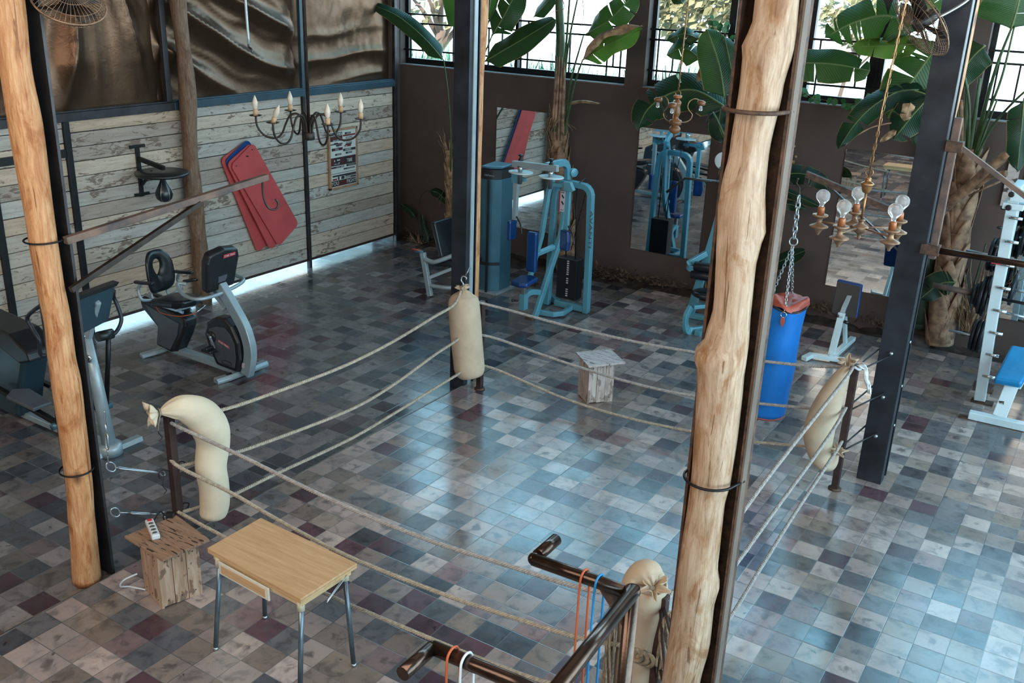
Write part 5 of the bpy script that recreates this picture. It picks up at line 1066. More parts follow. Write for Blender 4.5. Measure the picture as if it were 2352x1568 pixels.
# poster
PO=thing('framed_poster','tall framed boxing poster with bands of print on the plank wall','poster',(XL,5.07,1.0)); y0,y1,z0,z1=4.76,5.38,1.0,1.86
y0,y1=4.775,5.385; pz0,pz1=1.00,1.86
q=MB(); fx=XL+.03
for a,b_ in (((y0,pz0),(y0+.03,pz1)),((y1-.03,pz0),(y1,pz1)),((y0,pz1-.03),(y1,pz1)),((y0,pz0),(y1,pz0+.03))): q.bb((XL+.005,a[0],a[1]),(fx+.012,b_[0],b_[1]))
obj('frame',q,M['frame_wood'],PO,bev=.003)
q=MB(); q.bb((XL+.005,y0+.02,pz0+.02),(fx-.003,y1-.02,pz1-.02)); obj('print_sheet',q,M['print_white'],PO)
def PR(rects,mat,name='printed_bands',x=fx-.0015):
    q=MB(); W_=y1-y0-.08; H_=pz1-pz0-.08
    for (a,b_,c,d) in rects: q.bb((x-.001,y0+.04+a*W_,pz0+.04+b_*H_),(x+.001,y0+.04+c*W_,pz0+.04+d*H_))
    return obj(name,q,mat,PO)
PR([(0,.0,1,.105),(0,.355,1,.475) if 0 else (0,.38,1,.53),(0,.83,.48,.985),(0,.765,.48,.785),(.52,.80,.75,.84),(.05,.655,.48,.705),(.5,.625,1,.67),(.18,.565,.42,.60),(.60,.57,.85,.605),(.0,.335,.40,.365),(.62,.335,1,.375),(.5,.285,.95,.31),(.05,.175,1,.205) ,(0,.232,1,.24),(.56,.155,1,.172),(.56,.118,1,.145),(.58,.93,.82,.965),(.6,.735,.85,.755),(.40,.115,.52,.17),(.26,.115,.32,.17),(.22,.735,.45,.76),(.14,.785,.3,.80)],M['print_black'])
PR([(.5,.895,1,.925),(.55,.70,.82,.735),(.05,.115,.22,.145)],M['print_red']); PR([(0,.0+.02,0.0,.02),(.02,.86,.46,.905),(.1,.66,.2,.70),(.34,.66,.44,.70),(.0,.385,.12,.525),(.40,.385,.52,.525),(.25,.01,.62,.095)],M['print_dred'],x=fx-.0005)
PR([(.18,.66,.32,.70),(.66,.935,.80,.96),(.24,.57,.40,.595),(.67,.575,.83,.60),(.62,.635,.82,.66),(.12,.40,.34,.42),(.2,.34,.36,.36),(.68,.345,.95,.365),(.64,.29,.9,.305)],M['print_mid'],x=fx+.0002)
PR([(.13,.455,.16,.49),(.24,.47,.36,.49),(.15,.41,.19,.42),(.30,.42,.34,.435),(.72,.42,.78,.435)],M['print_white'],x=fx+.0005)
def ptxt(s,size,a,b_,m='print_white',sc=(1,1)):
    W_=y1-y0-.08; H_=pz1-pz0-.08; text_on(s,size,(fx+.0025,y0+.04+a*W_,pz0+.04+b_*H_),(0,1,0),(0,0,1),M[m],PO,'lettering',.0006,sc)
ptxt('YOU',.075,.14,.052); ptxt('FIGHT',.075,.80,.052); ptxt('GENTLEMEN',.066,.24,.945,sc=(.66,1)); ptxt('1',.095,.29,.142,'print_black'); ptxt('TIME',.07,.74,.445,sc=(.8,1)); ptxt('RULES',.042,.22,.835,'print_white'); ptxt('ROUND',.035,.74,.772,'print_black'); ptxt('ST',.05,.30,.715,'print_black'); ptxt('EX',.05,.47,.352,'print_black'); ptxt('WEIGHT',.03,.66,.131,'print_white'); ptxt('BOXING',.04,.75,.865,'print_black'); ptxt('ONE',.032,.60,.708,'print_white'); ptxt('CORNER',.032,.68,.648,'print_white'); ptxt('FIRST',.035,.76,.505,'print_red')
# mirrors
def mirror(x0,x1,z0,z1,label,yaw=0,lean=0):
    t=thing('wall_mirror',label,'mirror',((x0+x1)/2,YW-.015,(z0+z1)/2)); t.rotation_euler=(lean,0,yaw)
    q=MB(); w,h=(x1-x0)/2,(z1-z0)/2; q.bb((-w,-.004,-h),(w,.004,h)); obj('glass',q,M['mirror'],t,local=True)
    q=MB(); q.bb((-w,.004,-h),(w,.010,h)); obj('backing',q,M['black'],t,local=True); return t
mirror(-3.45,-2.40,.45,2.18,'tall frameless wall mirror behind the chest fly machine')
mirror(-1.14,-.12,.46,2.14,'tall frameless wall mirror behind the wooden chandelier')
mirror(1.60,2.52,.46,2.17,'tall frameless wall mirror left of the right column')
mirror(3.56,4.9,.46,2.2,'tall frameless wall mirror behind the smith machine')
PF=thing('picture_frame','small framed picture with a dark figure on white, beside the banana trunk','picture',(2.9,YW-.02,1.9))
a_=(3.064,6.6,1.949); 
q=MB(); q.bb((2.80,YW-.03,1.80),(3.03,YW-.002,2.08)); obj('frame',q,M['frame_wood'],PF,bev=.003); q=MB(); q.bb((2.815,YW-.034,1.815),(3.015,YW-.03,2.065)); pp=obj('print',q,M['print_white'],PF)
q=MB(); q.plate([(2.88,YW-.036,1.83),(2.93,YW-.036,1.84),(2.95,YW-.036,1.95),(2.97,YW-.036,2.04),(2.88,YW-.036,2.05),(2.86,YW-.036,1.97),(2.90,YW-.036,1.93)],(0,.001,0)); obj('figure',q,M['black'],pp)
q=MB(); q.bb((3.38,YW-.04,1.75),(3.50,YW-.003,2.45)); obj('pale_board',q,M['crate_top_w'],label='pale weathered board leaning on the wall above the smith machine',cat='board')

# ================================================================== CHANDELIERS
def tree_scale(t,s): t.scale=(s,s,s)
# iron chandelier with candle bulbs
def bulb_candle(parent,x,y,z,tilt=0,glass='bulb_cream',tube=.05):
    q=MB(); q.lathe([(.052,0),(.058,.006),(.03,.0),(.015,-.008)][::-1],(x,y,z),(0,0,1),18); obj('drip_cup',q,M['iron'],parent)
    ax=Vector((math.sin(tilt),0,math.cos(tilt)))
    q=MB(); q.lathe([(.022,0),(.022,tube),(.017,tube+.006)],(x,y,z),ax,12); obj('candle_socket',q,M['candle'],parent)
    q=MB(); q.lathe([(.013,0),(.018,.012),(.026,.04),(.025,.065),(.013,.10),(.003,.125)],Vector((x,y,z))+ax*(tube+.004),ax,14); obj('bulb',q,M[glass],parent)
c0=(-1.783,1,2.559)
CH=thing('chandelier','dark iron chandelier with curling arms and candle bulbs in front of the plank wall','chandelier',c0)
cx_,cy_,cz_=c0
q=MB(); q.cyl((cx_,cy_,cz_-.01),(cx_,cy_,6.3),.016,10); obj('drop_rod',q,M['iron'],CH)
q=MB(); q.lathe([(.045,-.035),(.052,-.03),(.05,0),(.052,.03),(.045,.035)],(cx_,cy_,cz_),(0,0,1),20); obj('hub',q,M['iron'],CH)
for k in range(6):
    a=.60+k*PI/3; ux,uy=math.cos(a),math.sin(a)
    pr=[(.025,.02),(.035,.12),(.08,.20),(.14,.19),(.18,.11),(.215,.015),(.27,-.03),(.35,-.01),(.405,.07),(.415,.17)]
    sc_=1.13
    q=MB(); q.tube(bez([(cx_+ux*r*sc_,cy_+uy*r*sc_,cz_+z*.95) for r,z in pr],5),.0095,8); am=obj('arm',q,M['iron'],CH)
    bulb_candle(CH,cx_+ux*.415*sc_,cy_+uy*.415*sc_,cz_+.165,.5 if k==4 else 0)
# wooden turned chandelier
c0=(0.515,3.9,2.662); cx_,cy_,cz_=c0
CH=thing('chandelier','turned wooden chandelier with downward bulbs hanging before the middle mirror','chandelier',c0)
q=MB(); k_=.0042*1.02
prof=[(0,-44),(1.5,-41),(3,-36),(3.5,-33),(9,-31),(13,-26),(13.5,-20),(9,-15),(8,-13),(14,-11),(14.5,-6),(14,-1),(8,1),(6,5),(6.5,8),(8,11),(10,16),(9,24),(7.5,30),(9,36),(10,40),(7,44),(4,46),(4.5,50)]
q.lathe([(r*k_,z*k_) for r,z in prof],c0,(0,0,1),26); obj('turned_stem',q,M['turned'],CH)
q=MB(); q.lathe([(9*k_,50*k_),(10*k_,51*k_),(10*k_,56*k_),(8*k_,57*k_)],c0,(0,0,1),22); obj('top_cup',q,M['socket'],CH)
q=MB(); q.tube(ring_pts((cx_,cy_,cz_+61*k_),6.5*k_,(1,0,0),(0,0,1)),.004,6,closed=True); obj('hanging_ring',q,M['brass'],CH)
for k,a in enumerate((.75,2.84,4.94)):
    ux,uy=math.cos(a),math.sin(a); pr=[(8,-4),(22,-6),(36,0),(40,12),(32,21),(27,30),(30,42),(42,49),(54,46),(58,40)]
    q=MB(); q.tube(bez([(cx_+ux*r*k_,cy_+uy*r*k_,cz_+z*k_) for r,z in pr],5),.0055,7); obj('arm',q,M['brass'],CH)
    p=Vector((cx_+ux*60*k_,cy_+uy*60*k_,cz_+40*k_)); q=MB(); q.lathe([(4*k_,6*k_),(9.5*k_,4*k_),(10*k_,-3*k_),(7*k_,-6*k_)],p,(ux*.15,uy*.15,1),18); sh_=obj('wooden_cup',q,M['turned'],CH)
    q=MB(); q.lathe([(2.5*k_,-5*k_),(3.5*k_,-10*k_),(4.6*k_,-14*k_),(3.5*k_,-18*k_),(.5*k_,-19*k_)],p,(0,0,1),14); obj('bulb',q,M['bulb_clear'],sh_)
def chain(p0,p1,L,r,w,parent=None,name='chain',mat='brass',sagx=0,**kw):
    p0=Vector(p0); p1=Vector(p1); d=(p1-p0); n=max(2,int(d.length/(L-2.4*r))); q=MB(); e=d.normalized(); a,b_=MB().frame(e,(.2,1,.1))
    for i in range(n):
        c=p0+d*((i+.5)/n); s=a if i%2 else b_; h=L/2-w
        pts=[c+e*h+ (e*math.sin(t)+s*math.cos(t))*w for t in (0,.79,1.57,2.36,3.14)]+[c-e*h+(e*math.sin(t)+s*math.cos(t))*w for t in (3.14,3.93,4.71,5.5,6.28)]
        q.tube(pts,r,6,closed=True)
    return obj(name,q,M[mat],parent,**kw)
chain((cx_,cy_,cz_+67*k_),(cx_+.06,cy_,6.3),.034,.0022,.008,CH,'hanging_chain')
q=MB(); q.tube([(cx_-.004,cy_-.01,cz_+58*k_),(cx_+.01,cy_-.008,cz_+.6),(cx_+.04,cy_-.012,cz_+1.6),(cx_+.05,cy_,6.3)],.004,6); obj('lamp_cord',q,M['brass'],CH)
# brass chandelier with globe bulbs
c0=(3.143,0.85,2.545); cx_,cy_,cz_=c0
CH=thing('chandelier','dusty brass chandelier with five clear globe bulbs near the right column','chandelier',c0)
u_=.00262
q=MB(); q.lathe([(r*u_,z*u_) for r,z in [(0,-33),(2,-31),(3,-28),(5,-24),(4,-20),(7,-16),(14,-11),(17,-8),(19,-3),(19,2),(16,5),(9,8),(6,12),(6,16),(9,17),(9,19),(4,22)]],c0,(0,0,1),26); obj('hub',q,M['brass_d'],CH)
q=MB(); q.cyl((cx_,cy_,cz_+18*u_),(cx_,cy_,cz_+88*u_),3.2*u_,12); obj('stem',q,M['brass'],CH)
q=MB(); q.lathe([(r*u_,z*u_) for r,z in [(4,84),(8,86),(9,88),(11,92),(12,99),(14,104),(16,107),(13,110),(8,113),(7,118),(8,120),(4,123),(2,126)]],c0,(0,0,1),20); obj('top_vase',q,M['brass'],CH)
q=MB(); q.tube(ring_pts((cx_,cy_,cz_+134*u_),9*u_,(1,0,0),(0,0,1)),.003,6,closed=True); obj('hanging_ring',q,M['brass'],CH)
for k in range(5):
    a=.70+k*2*PI/5; ux,uy=math.cos(a),math.sin(a); R_=98*u_
    q=MB(); q.tube([(cx_+ux*.04,cy_+uy*.04,cz_),(cx_+ux*R_,cy_+uy*R_,cz_)],2.4*u_,8); q.ball((cx_+ux*R_,cy_+uy*R_,cz_),6*u_); obj('arm',q,M['brass_d'],CH)
    p=(cx_+ux*R_,cy_+uy*R_,cz_)
    q=MB(); q.lathe([(r*u_,z*u_) for r,z in [(0,-35),(4,-33),(4,-30),(7,-26),(9,-22),(14,-17),(23,-13),(23,-11),(14,-7),(7,-3),(6,5),(8,9),(15,12),(19,15),(19,18),(13,18)]],p,(0,0,1),22); cu=obj('cup',q,M['brass_d'],CH)
    q=MB(); q.lathe([(9*u_,17*u_),(8.5*u_,34*u_),(7*u_,38*u_)],p,(0,0,1),14); obj('socket',q,M['socket'],cu)
    q=MB(); q.lathe([(r*u_,z*u_) for r,z in [(5,38),(5.5,44),(9,49),(15,56),(17,63),(16,71),(11,77),(5,80),(.5,80.5)]],p,(0,0,1),20); obj('bulb',q,M['bulb_clear'] if k!=3 else M['bulb_glass'],cu)
chain((cx_,cy_,cz_+143*u_),(cx_+.16,cy_,6.3),.045,.0024,.009,CH,'hanging_chain')
q=MB(); q.tube([(cx_+.004,cy_-.01,cz_+126*u_),(cx_+.012,cy_-.008,cz_+.7),(cx_+.05,cy_-.01,cz_+1.4),(cx_+.13,cy_,6.3)],.0042,6); obj('lamp_cord',q,M['brass'],CH)

# ================================================================== PUNCHING BAG
PB=thing('punching_bag','tall bright blue vinyl punching bag with a torn red top hanging on chains','punching bag',(2.27,2.45,.44))
q=MB(); n=40; vs=[]; m=26; bx0,by0=2.245,2.45
zs=[.405+ (1.435-.405)*i/m for i in range(m+1)]
for i,z in enumerate(zs):
    u=i/m
    for k in range(n):
        a=2*PI*k/n; r=.172+.006*math.sin(u*5)-.012*u+(.012*math.sin(5*a+1) *max(0,(u-.8)*4))+.004*mn.noise(Vector((math.cos(a)*2,math.sin(a)*2,u*6)))
        if i==0: r*=.97
        vs.append((bx0+.065*u+r*math.cos(a),by0+r*math.sin(a),z+(.02*math.sin(2*a+.6)*max(0,u-.6)*2.5)))
q.add(vs,[(i*n+k,i*n+(k+1)%n,(i+1)*n+(k+1)%n,(i+1)*n+k) for i in range(m) for k in range(n)]+[tuple(range(n-1,-1,-1))],True); obj('blue_cover',q,M['blue_bag'],PB)
q=MB(); vs=[]
for j,(r,z) in enumerate(((.165,1.432),(.163,1.475),(.15,1.50),(.10,1.475),(.04,1.46))):
    for k in range(n): a=2*PI*k/n; w=1+.08*math.sin(4*a+j)+.05*math.sin(9*a+j*2); vs.append((bx0+.065+r*w*math.cos(a),by0+r*w*math.sin(a),z+.02*math.sin(3*a+j)+.02*math.sin(2*a+.6)))
q.add(vs,[(i*n+k,i*n+(k+1)%n,(i+1)*n+(k+1)%n,(i+1)*n+k) for i in range(4) for k in range(n)]+[tuple(4*n+k for k in range(n))],True); obj('red_lining',q,M['red_vinyl'],PB)
q=MB(); q.tube([(bx0+.064+.168*math.cos(a),by0+.168*math.sin(a),1.432+.02*math.sin(2*a+.6)) for a in [2*PI*k/30 for k in range(30)]],.009,6,closed=True); obj('black_hem',q,M['black'],PB)
q=MB(); q.lathe([(.160,-.012),(.170,.0),(.171,.008)],(bx0,by0,.402),(0,0,1),36); obj('red_base',q,M['red_vinyl'],PB)
q=MB(); q.plate([(2.325,2.27,1.37),(2.352,2.27,1.37),(2.358,2.27,1.33),(2.340,2.27,1.28),(2.320,2.27,1.33)],(0,.006,0)); obj('red_tab',q,M['red_vinyl'],PB)
q=MB(); q.tube(ring_pts((2.34,2.268,1.395),.024,(1,0,0),(0,0,1)),.004,6,closed=True); obj('d_ring',q,M['chrome'],PB)
cz=1.95
for p in ((2.34,2.29,1.42),(2.17,2.38,1.45),(2.30,2.60,1.45)): chain(p,(2.285,2.45,cz),.036,.0035,.010,PB,'support_chain','zinc')
q=MB(); q.tube(ring_pts((2.285,2.45,cz+.03),.034,(1,0,0),(0,.2,1)),.006,8,closed=True); obj('top_ring',q,M['zinc'],PB)
chain((2.285,2.45,cz+.06),(2.275,2.46,2.36),.066,.007,.017,PB,'heavy_chain','zinc')
q=MB(); q.tube(bez([(2.275,2.47,2.36),(2.265,2.48,2.42),(2.235,2.48,2.46),(2.245,2.48,2.50)],5),.008,8); q.tube(bez([(2.27,2.48,2.38),(2.30,2.48,2.43),(2.33,2.48,2.48),(2.32,2.49,2.54)],5),.007,8); obj('hook',q,M['iron'],PB)

# ================================================================== FANS, LOOSE CORD
def fan(c, nrm, R_, arm, label, blade=True):
    t=thing('wall_fan',label,'fan',c); nrm=Vector(nrm).normalized(); a,b_=MB().frame(nrm,(0,0,1)); c=Vector(c)
    q=MB()
    for sg,dp in ((1,.07),(-1,.06)):
        for k in range(44):
            an=2*PI*k/44; d=a*math.cos(an)+b_*math.sin(an)
            q.tube([c+nrm*dp*sg+d*.045,c+nrm*dp*sg*.95+d*R_*.5,c+nrm*dp*sg*.6+d*R_*.85,c+d*R_],.0016,4,caps=False)
        for rr,f in ((.045,1),(R_*.5,.95),(R_*.85,.6)): q.tube([c+nrm*dp*sg*f+(a*math.cos(2*PI*k/32)+b_*math.sin(2*PI*k/32))*rr for k in range(32)],.002,4,closed=True)
    q.tube([c+(a*math.cos(2*PI*k/40)+b_*math.sin(2*PI*k/40))*R_ for k in range(40)],.006,6,closed=True); obj('wire_guard',q,M['brass_d'],t)
    q=MB()
    for k in range(4):
        an=k*PI/2+.5; d=a*math.cos(an)+b_*math.sin(an); s=nrm.cross(d)
        q.add([c+d*.04-s*.03,c+d*.04+s*.03+nrm*.02,c+d*R_*.85+s*R_*.33+nrm*.02,c+d*R_*.9-s*R_*.1-nrm*.02,c+d*R_*.6-s*R_*.22-nrm*.02],[(0,1,2,3,4)],True)
    obj('blades',q,M['iron'],t,solid=.002)
    q=MB(); q.lathe([(.03,.06),(.05,.05),(.05,-.09),(.04,-.12)],c,nrm,18); obj('motor',q,M['black'],t)
    q=MB(); q.tube(bez([c+a*0-nrm*.10]+[Vector(p) for p in arm],6),.012,8); obj('wall_arm',q,M['zinc'],t)
fan((3.04,2.2,3.76),(-.62,-.55,-.62),.275,[(3.12,2.34,3.80),(3.28,2.46,3.93),(3.28,2.52,4.05)],'wire-guarded fan mounted on the right column at the top of the picture')
fan((-.80,-1.9,3.74),(-.55,.15,-.82),.20,[(-.84,-1.98,3.93),(-.90,-2.05,4.02)],'small wire-guarded fan mounted on the left log column')
q=MB(); q.tube(bez([(-1.30,-.1,6.3),(-1.31,-.1,4.6),(-1.31,-.1,3.85),(-1.30,-.10,3.42)],6),.010,8); cd=obj('hanging_cord',q,M['silver'],label='pale grey cord ending in a black hook hanging before the tarpaulins',cat='cord')
q=MB(); q.tube(bez([(-1.30,-.10,3.44),(-1.30,-.10,3.40),(-1.275,-.10,3.385),(-1.27,-.10,3.36)],5),.008,6); obj('hook',q,M['black'],cd)

# ================================================================== FOREGROUND STATION
DS=thing('dip_station','brown tubular steel pull-up and dip rack in the near foreground','rack',(3.40,-3.2,0)); pr_=.0235
cor=[(3.0,-2.70,2.0),(3.0,-2.86,2.0),(3.385,-2.845,2.0)]
q=MB(); q.tube([cor[0],(3.0,-2.83,2.0)],pr_,14); q.tube([(3.0,-2.862,2.0),(3.37,-2.845,2.0)],pr_,14); q.ball((3.0,-2.858,2.0),pr_); obj('upper_grip',q,M['pipe'],DS)
q=MB(); q.tube([(3.385,-2.83,2.005),(3.425,-3.62,2.005)],pr_*1.1,14); obj('top_bar',q,M['pipe'],DS)
q=MB(); q.tube([(3.385,-2.842,0),(3.385,-2.842,2.025)],pr_*1.1,14); obj('upright',q,M['pipe'],DS); q=MB(); q.tube([(3.42,-3.60,0),(3.42,-3.60,2.0)],pr_*1.1,14); obj('upright',q,M['pipe'],DS)
q=MB(); q.tube([(3.0,-3.61,2.0),(3.0,-3.47,2.0)],pr_,14); q.tube([(3.0,-3.462,2.0),(3.41,-3.44,2.0)],pr_,14); q.ball((3.0,-3.465,2.0),pr_); obj('lower_grip',q,M['pipe'],DS)
q=MB(); q.plate([(3.36,-2.845,1.98),(3.26,-2.85,1.98),(3.36,-2.845,1.86)],(0,.006,0)); obj('gusset',q,M['rust'],DS)
def bandloop(x,y,z,L,mat,label,w=.016,nm='resistance_band'):
    q=MB(); r=.030; pts=[(x-.004,y-r,z-L)]+[(x-.002,y-r,z-.05)]+[(x,y+math.cos(a)*r,z+math.sin(a)*r) for a in [PI-PI*k/10 for k in range(11)]]+[(x+.006,y+r,z-.05),(x+.01,y+r-.004,z-L)]
    q.tube(pts,.0042,6); obj(nm,q,M[mat],label=label,cat='resistance band')
bandloop(3.205,-2.853,2.0,.75,'orange_rubber','thin orange band looped over the bar, left of the blue one')
bandloop(3.262,-2.851,2.0,.75,'blue_rubber','thin blue band looped over the bar beside the orange one')
bandloop(3.075,-3.458,2.0,.45,'orange_rubber','orange-brown band at the bottom edge on the lowest bar')
bandloop(3.125,-3.456,2.0,.45,'white_rubber','white band at the bottom edge on the lowest bar')

# ================================================================== BANANA PLANTS
CAMH=Vector((.42,-.80,.42))
def leaf(parent, pts, w, mat='leaf', tears=0, seed=0, fold=.25, wave=.03, hint=None, gap=.5, sharp=.55, name='leaf'):
    P=bez(pts,10); n=len(P); r=random.Random(seed); L=[0]
    for i in range(1,n): L.append(L[-1]+(P[i]-P[i-1]).length)
    hint=Vector(hint) if hint else CAMH; q=MB(); uv=[]
    def at(v):
        s=v*L[-1]; j=0
        while j<n-2 and L[j+1]<s: j+=1
        f=(s-L[j])/max(1e-9,L[j+1]-L[j]); return P[j].lerp(P[j+1],f),(P[j+1]-P[j]).normalized()
    def wid(v): return w/2*min(1,(v/.12+.05))**.6*(1-max(0,(v-.45)/.55)**2.2)**sharp
    def pt(side,u,v,vv):   # u 0..1 outwards, v along; vv the skewed position at the margin
        p,t=at(min(1,max(0,v+(vv-v)*u+.06*u*(1-v))) ); s=t.cross(hint).normalized()*side; nn=s.cross(t)
        if nn.dot(hint)<0: nn=-nn
        d=wid(v)*u
        return p+s*d*math.cos(fold)+nn*(-d*math.sin(fold)*(.6+.8*u)+wave*u*math.sin(v*11+side*2+seed))
    for side in (-1,1):
        cuts=[0]+sorted(r.uniform(.12,.92) for _ in range(tears))+[1]
        for a,b_ in zip(cuts,cuts[1:]):
            ns=max(2,int((b_-a)*26)); g=gap*min(.035,(b_-a)*.4) if tears else 0; droop=r.uniform(-.02,.03) if tears else 0
            base=len(q.v); K=5; vs=[]
            for i in range(ns+1):
                f=i/ns; v=a+(b_-a)*f; vv=v
                if tears: vv=a+g+(b_-a-2*g)*f+droop
                for k in range(K+1):
                    u=k/K; vs.append(pt(side,u,v,vv)); uv.append((.5+.5*u*side,v))
            q.add(vs,[(i*(K+1)+k,i*(K+1)+k+1,(i+1)*(K+1)+k+1,(i+1)*(K+1)+k) for i in range(ns) for k in range(K)],True)
    nb=len(q.v); q.tube([at(i/12)[0] for i in range(13)],[max(.003,.010*(1-i/13)*min(1.3,w/.3)) for i in range(13)],5); uv += [(.5,0)]*(len(q.v)-nb)
    me_o=obj(name,q,M[mat],parent); me=me_o.data; l=me.uv_layers.new(name='UVMap')
    for lp in me.loops: l.data[lp.index].uv=uv[lp.vertex_index]
    return me_o
def stalk(parent, pts, r0, r1, mat='stalk', name='leaf_stalk'):
    P=bez(pts,6); q=MB(); n=len(P); q.tube(P,[r0+(r1-r0)*i/(n-1) for i in range(n)],7); return obj(name,q,M[mat],parent)
def trunk(parent, pts, r0, r1, mat='bark_p', seed=0, sheaths=26, smat=None):
    P=bez(pts,8); n=len(P); q=MB(); q.tube(P,[r0+(r1-r0)*i/(n-1) for i in range(n)],14); o=obj('trunk',q,M[mat],parent)
    r=random.Random(seed); s=MB()
    for k in range(sheaths):     # overlapping V-shaped leaf bases
        i=int(k/sheaths*(n-4)); a=r.uniform(0,2*PI) if k%2 else (k*2.4)%6.28; R=(r0+(r1-r0)*i/n)*1.03; p=P[i]; p2=P[min(n-1,i+max(4,n//5))]
        ax=(p2-p).normalized(); u,v=s.frame(ax,(0,1,.1)); vs=[]; h=(p2-p).length*r.uniform(.9,1.4)
        for j in range(6):
            f=j/5; wdt=1.25*(1-f)**.8+.12
            for m in range(5):
                aa=a+(m/4-.5)*wdt*1.6; lift=1+.03*j+.22*f**3; vs.append(p+ax*h*f+(u*math.cos(aa)+v*math.sin(aa))*R*lift)
        s.add(vs,[(j*5+m,j*5+m+1,(j+1)*5+m+1,(j+1)*5+m) for j in range(5) for m in range(4)],True)
    obj('leaf_sheaths',s,M[smat or mat],parent,solid=.006); return o
def dry_skirt(parent, c, n, L, seed, mat='straw', up=-1, name='dried_leaves', spread=.12):
    r=random.Random(seed); q=MB(); c=Vector(c)
    for k in range(n):
        a=r.uniform(0,2*PI); d=Vector((math.cos(a),math.sin(a)*.7,0)); l=L*r.uniform(.5,1.2); w=r.uniform(.006,.022); s=Vector((-d.y,d.x,0)); vs=[]
        for j in range(5):
            f=j/4; p=c+d*(.05+spread*f*r.uniform(.7,1.4))+Vector((0,0,up*l*f*f if up<0 else l*f))+Vector((r.gauss(0,.008),r.gauss(0,.008),0)); ww=w*(1-f*.85)*(1+.5*math.sin(f*9+k)); p.y=min(p.y,6.59); vs+= [p-s*ww,p+s*ww]
        q.add(vs,[(2*j,2*j+1,2*j+3,2*j+2) for j in range(4)],True)
    return obj(name,q,M[mat],parent,solid=.002)
# plant behind the middle column
p1=thing('banana_plant','slim banana plant behind the middle column with a leaf pointing at the tarpaulins','banana plant',(-4.0,6.45,-.07))
trunk(p1,[(-4.092,6.4,-0.231),(-4.077,6.35,0.613),(-4.073,6.3,1.156),(-4.102,6.3,1.512)],.075,.05,'straw',1,16)
dry_skirt(p1,(-4.094,6.3,1.481),14,.28,3,up=1); dry_skirt(p1,(-4.078,6.3,0.957),10,.3,5,up=-1)
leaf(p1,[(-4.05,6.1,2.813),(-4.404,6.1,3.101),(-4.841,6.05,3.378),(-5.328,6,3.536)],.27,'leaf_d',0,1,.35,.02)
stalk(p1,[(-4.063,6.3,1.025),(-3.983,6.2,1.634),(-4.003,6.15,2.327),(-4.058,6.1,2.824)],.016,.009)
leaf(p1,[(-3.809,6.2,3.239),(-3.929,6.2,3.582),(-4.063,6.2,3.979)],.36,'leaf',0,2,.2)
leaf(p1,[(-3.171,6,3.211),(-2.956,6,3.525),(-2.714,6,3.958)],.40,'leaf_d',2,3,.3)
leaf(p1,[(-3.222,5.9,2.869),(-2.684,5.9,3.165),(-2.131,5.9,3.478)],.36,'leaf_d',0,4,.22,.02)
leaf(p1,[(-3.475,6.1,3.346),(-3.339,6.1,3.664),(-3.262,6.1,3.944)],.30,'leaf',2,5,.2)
for a in (((-3.864,6.3,1.636),(-3.545,6.1,2.311),(-3.222,5.9,2.875)),((-3.868,6.3,1.827),(-3.5,6.1,2.615),(-3.171,6,3.211)),((-3.914,6.3,2.137),(-3.537,6.1,2.908),(-3.114,6,3.617),(-3.019,6,3.895)),((-3.952,6.3,2.071),(-3.595,6.1,2.845),(-3.252,6,3.5),(-3.206,6,3.834))): stalk(p1,a,.016,.009)
# tall banana with fibrous skirt
p2=thing('banana_plant','tall banana plant with a fibrous brown trunk behind the chest fly machine','banana plant',(-2.1,6.45,-.07))
trunk(p2,[(-2.039,6.4,0.014),(-2.096,6.38,0.656),(-2.16,6.35,1.279),(-2.238,6.35,1.758),(-2.291,6.35,2.171)],.14,.10,'bark',7,34)
q=MB(); q.tube([(-2.245,6.3,2.003),(-2.245,6.3,2.589),(-2.259,6.3,3.156),(-2.318,6.3,3.705),(-2.364,6.3,4.027)],[.10,.075,.062,.055,.05],10); obj('green_stem',q,M['stalk'],p2)
q=MB()
for k,(dx,c) in enumerate(((-.05,0),(.03,1),(.07,0),(-.02,1))): q.tube([Vector((-2.226,6.28,1.888))+Vector((dx*1.3,-.03,0)),Vector((-2.197,6.24,2.597))+Vector((dx,-.03,0)),Vector((-2.207,6.24,2.993))+Vector((dx*.9,-.02,0))],[.035,.026,.004],6)
obj('dry_sheaths',q,M['bark_p'],p2)
dry_skirt(p2,(-2.244,6.3,2.228),34,.30,9,'straw',-1,spread=.16); dry_skirt(p2,(-2.248,6.3,2.062),24,.30,11,'bark_p',1,spread=.08); dry_skirt(p2,(-2.234,6.3,1.825),18,.28,12,'straw',-1)
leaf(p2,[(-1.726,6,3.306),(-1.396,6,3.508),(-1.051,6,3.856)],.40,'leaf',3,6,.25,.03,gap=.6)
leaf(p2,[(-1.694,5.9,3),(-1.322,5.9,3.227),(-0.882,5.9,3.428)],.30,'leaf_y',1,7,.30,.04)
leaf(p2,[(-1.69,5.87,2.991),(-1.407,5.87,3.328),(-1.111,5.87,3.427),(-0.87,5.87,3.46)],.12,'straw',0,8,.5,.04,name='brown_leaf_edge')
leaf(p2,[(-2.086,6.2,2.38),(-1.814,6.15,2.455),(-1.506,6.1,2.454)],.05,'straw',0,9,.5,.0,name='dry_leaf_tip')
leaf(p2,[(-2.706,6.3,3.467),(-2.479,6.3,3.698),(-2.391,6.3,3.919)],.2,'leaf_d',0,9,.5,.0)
for a in (((-2.107,6.3,2.018),(-2.033,6.2,2.613),(-1.757,6,3.293)),((-2.131,6.3,1.956),(-1.911,6.1,2.631),(-1.694,5.9,3)),((-2.2,6.3,2.419),(-2.118,6.2,3.112),(-2.046,6.1,3.715),(-2.034,6.1,3.927)),((-2.19,6.3,2.478),(-2.082,6.2,3.17),(-1.912,6.1,3.826))): stalk(p2,a,.020,.009)
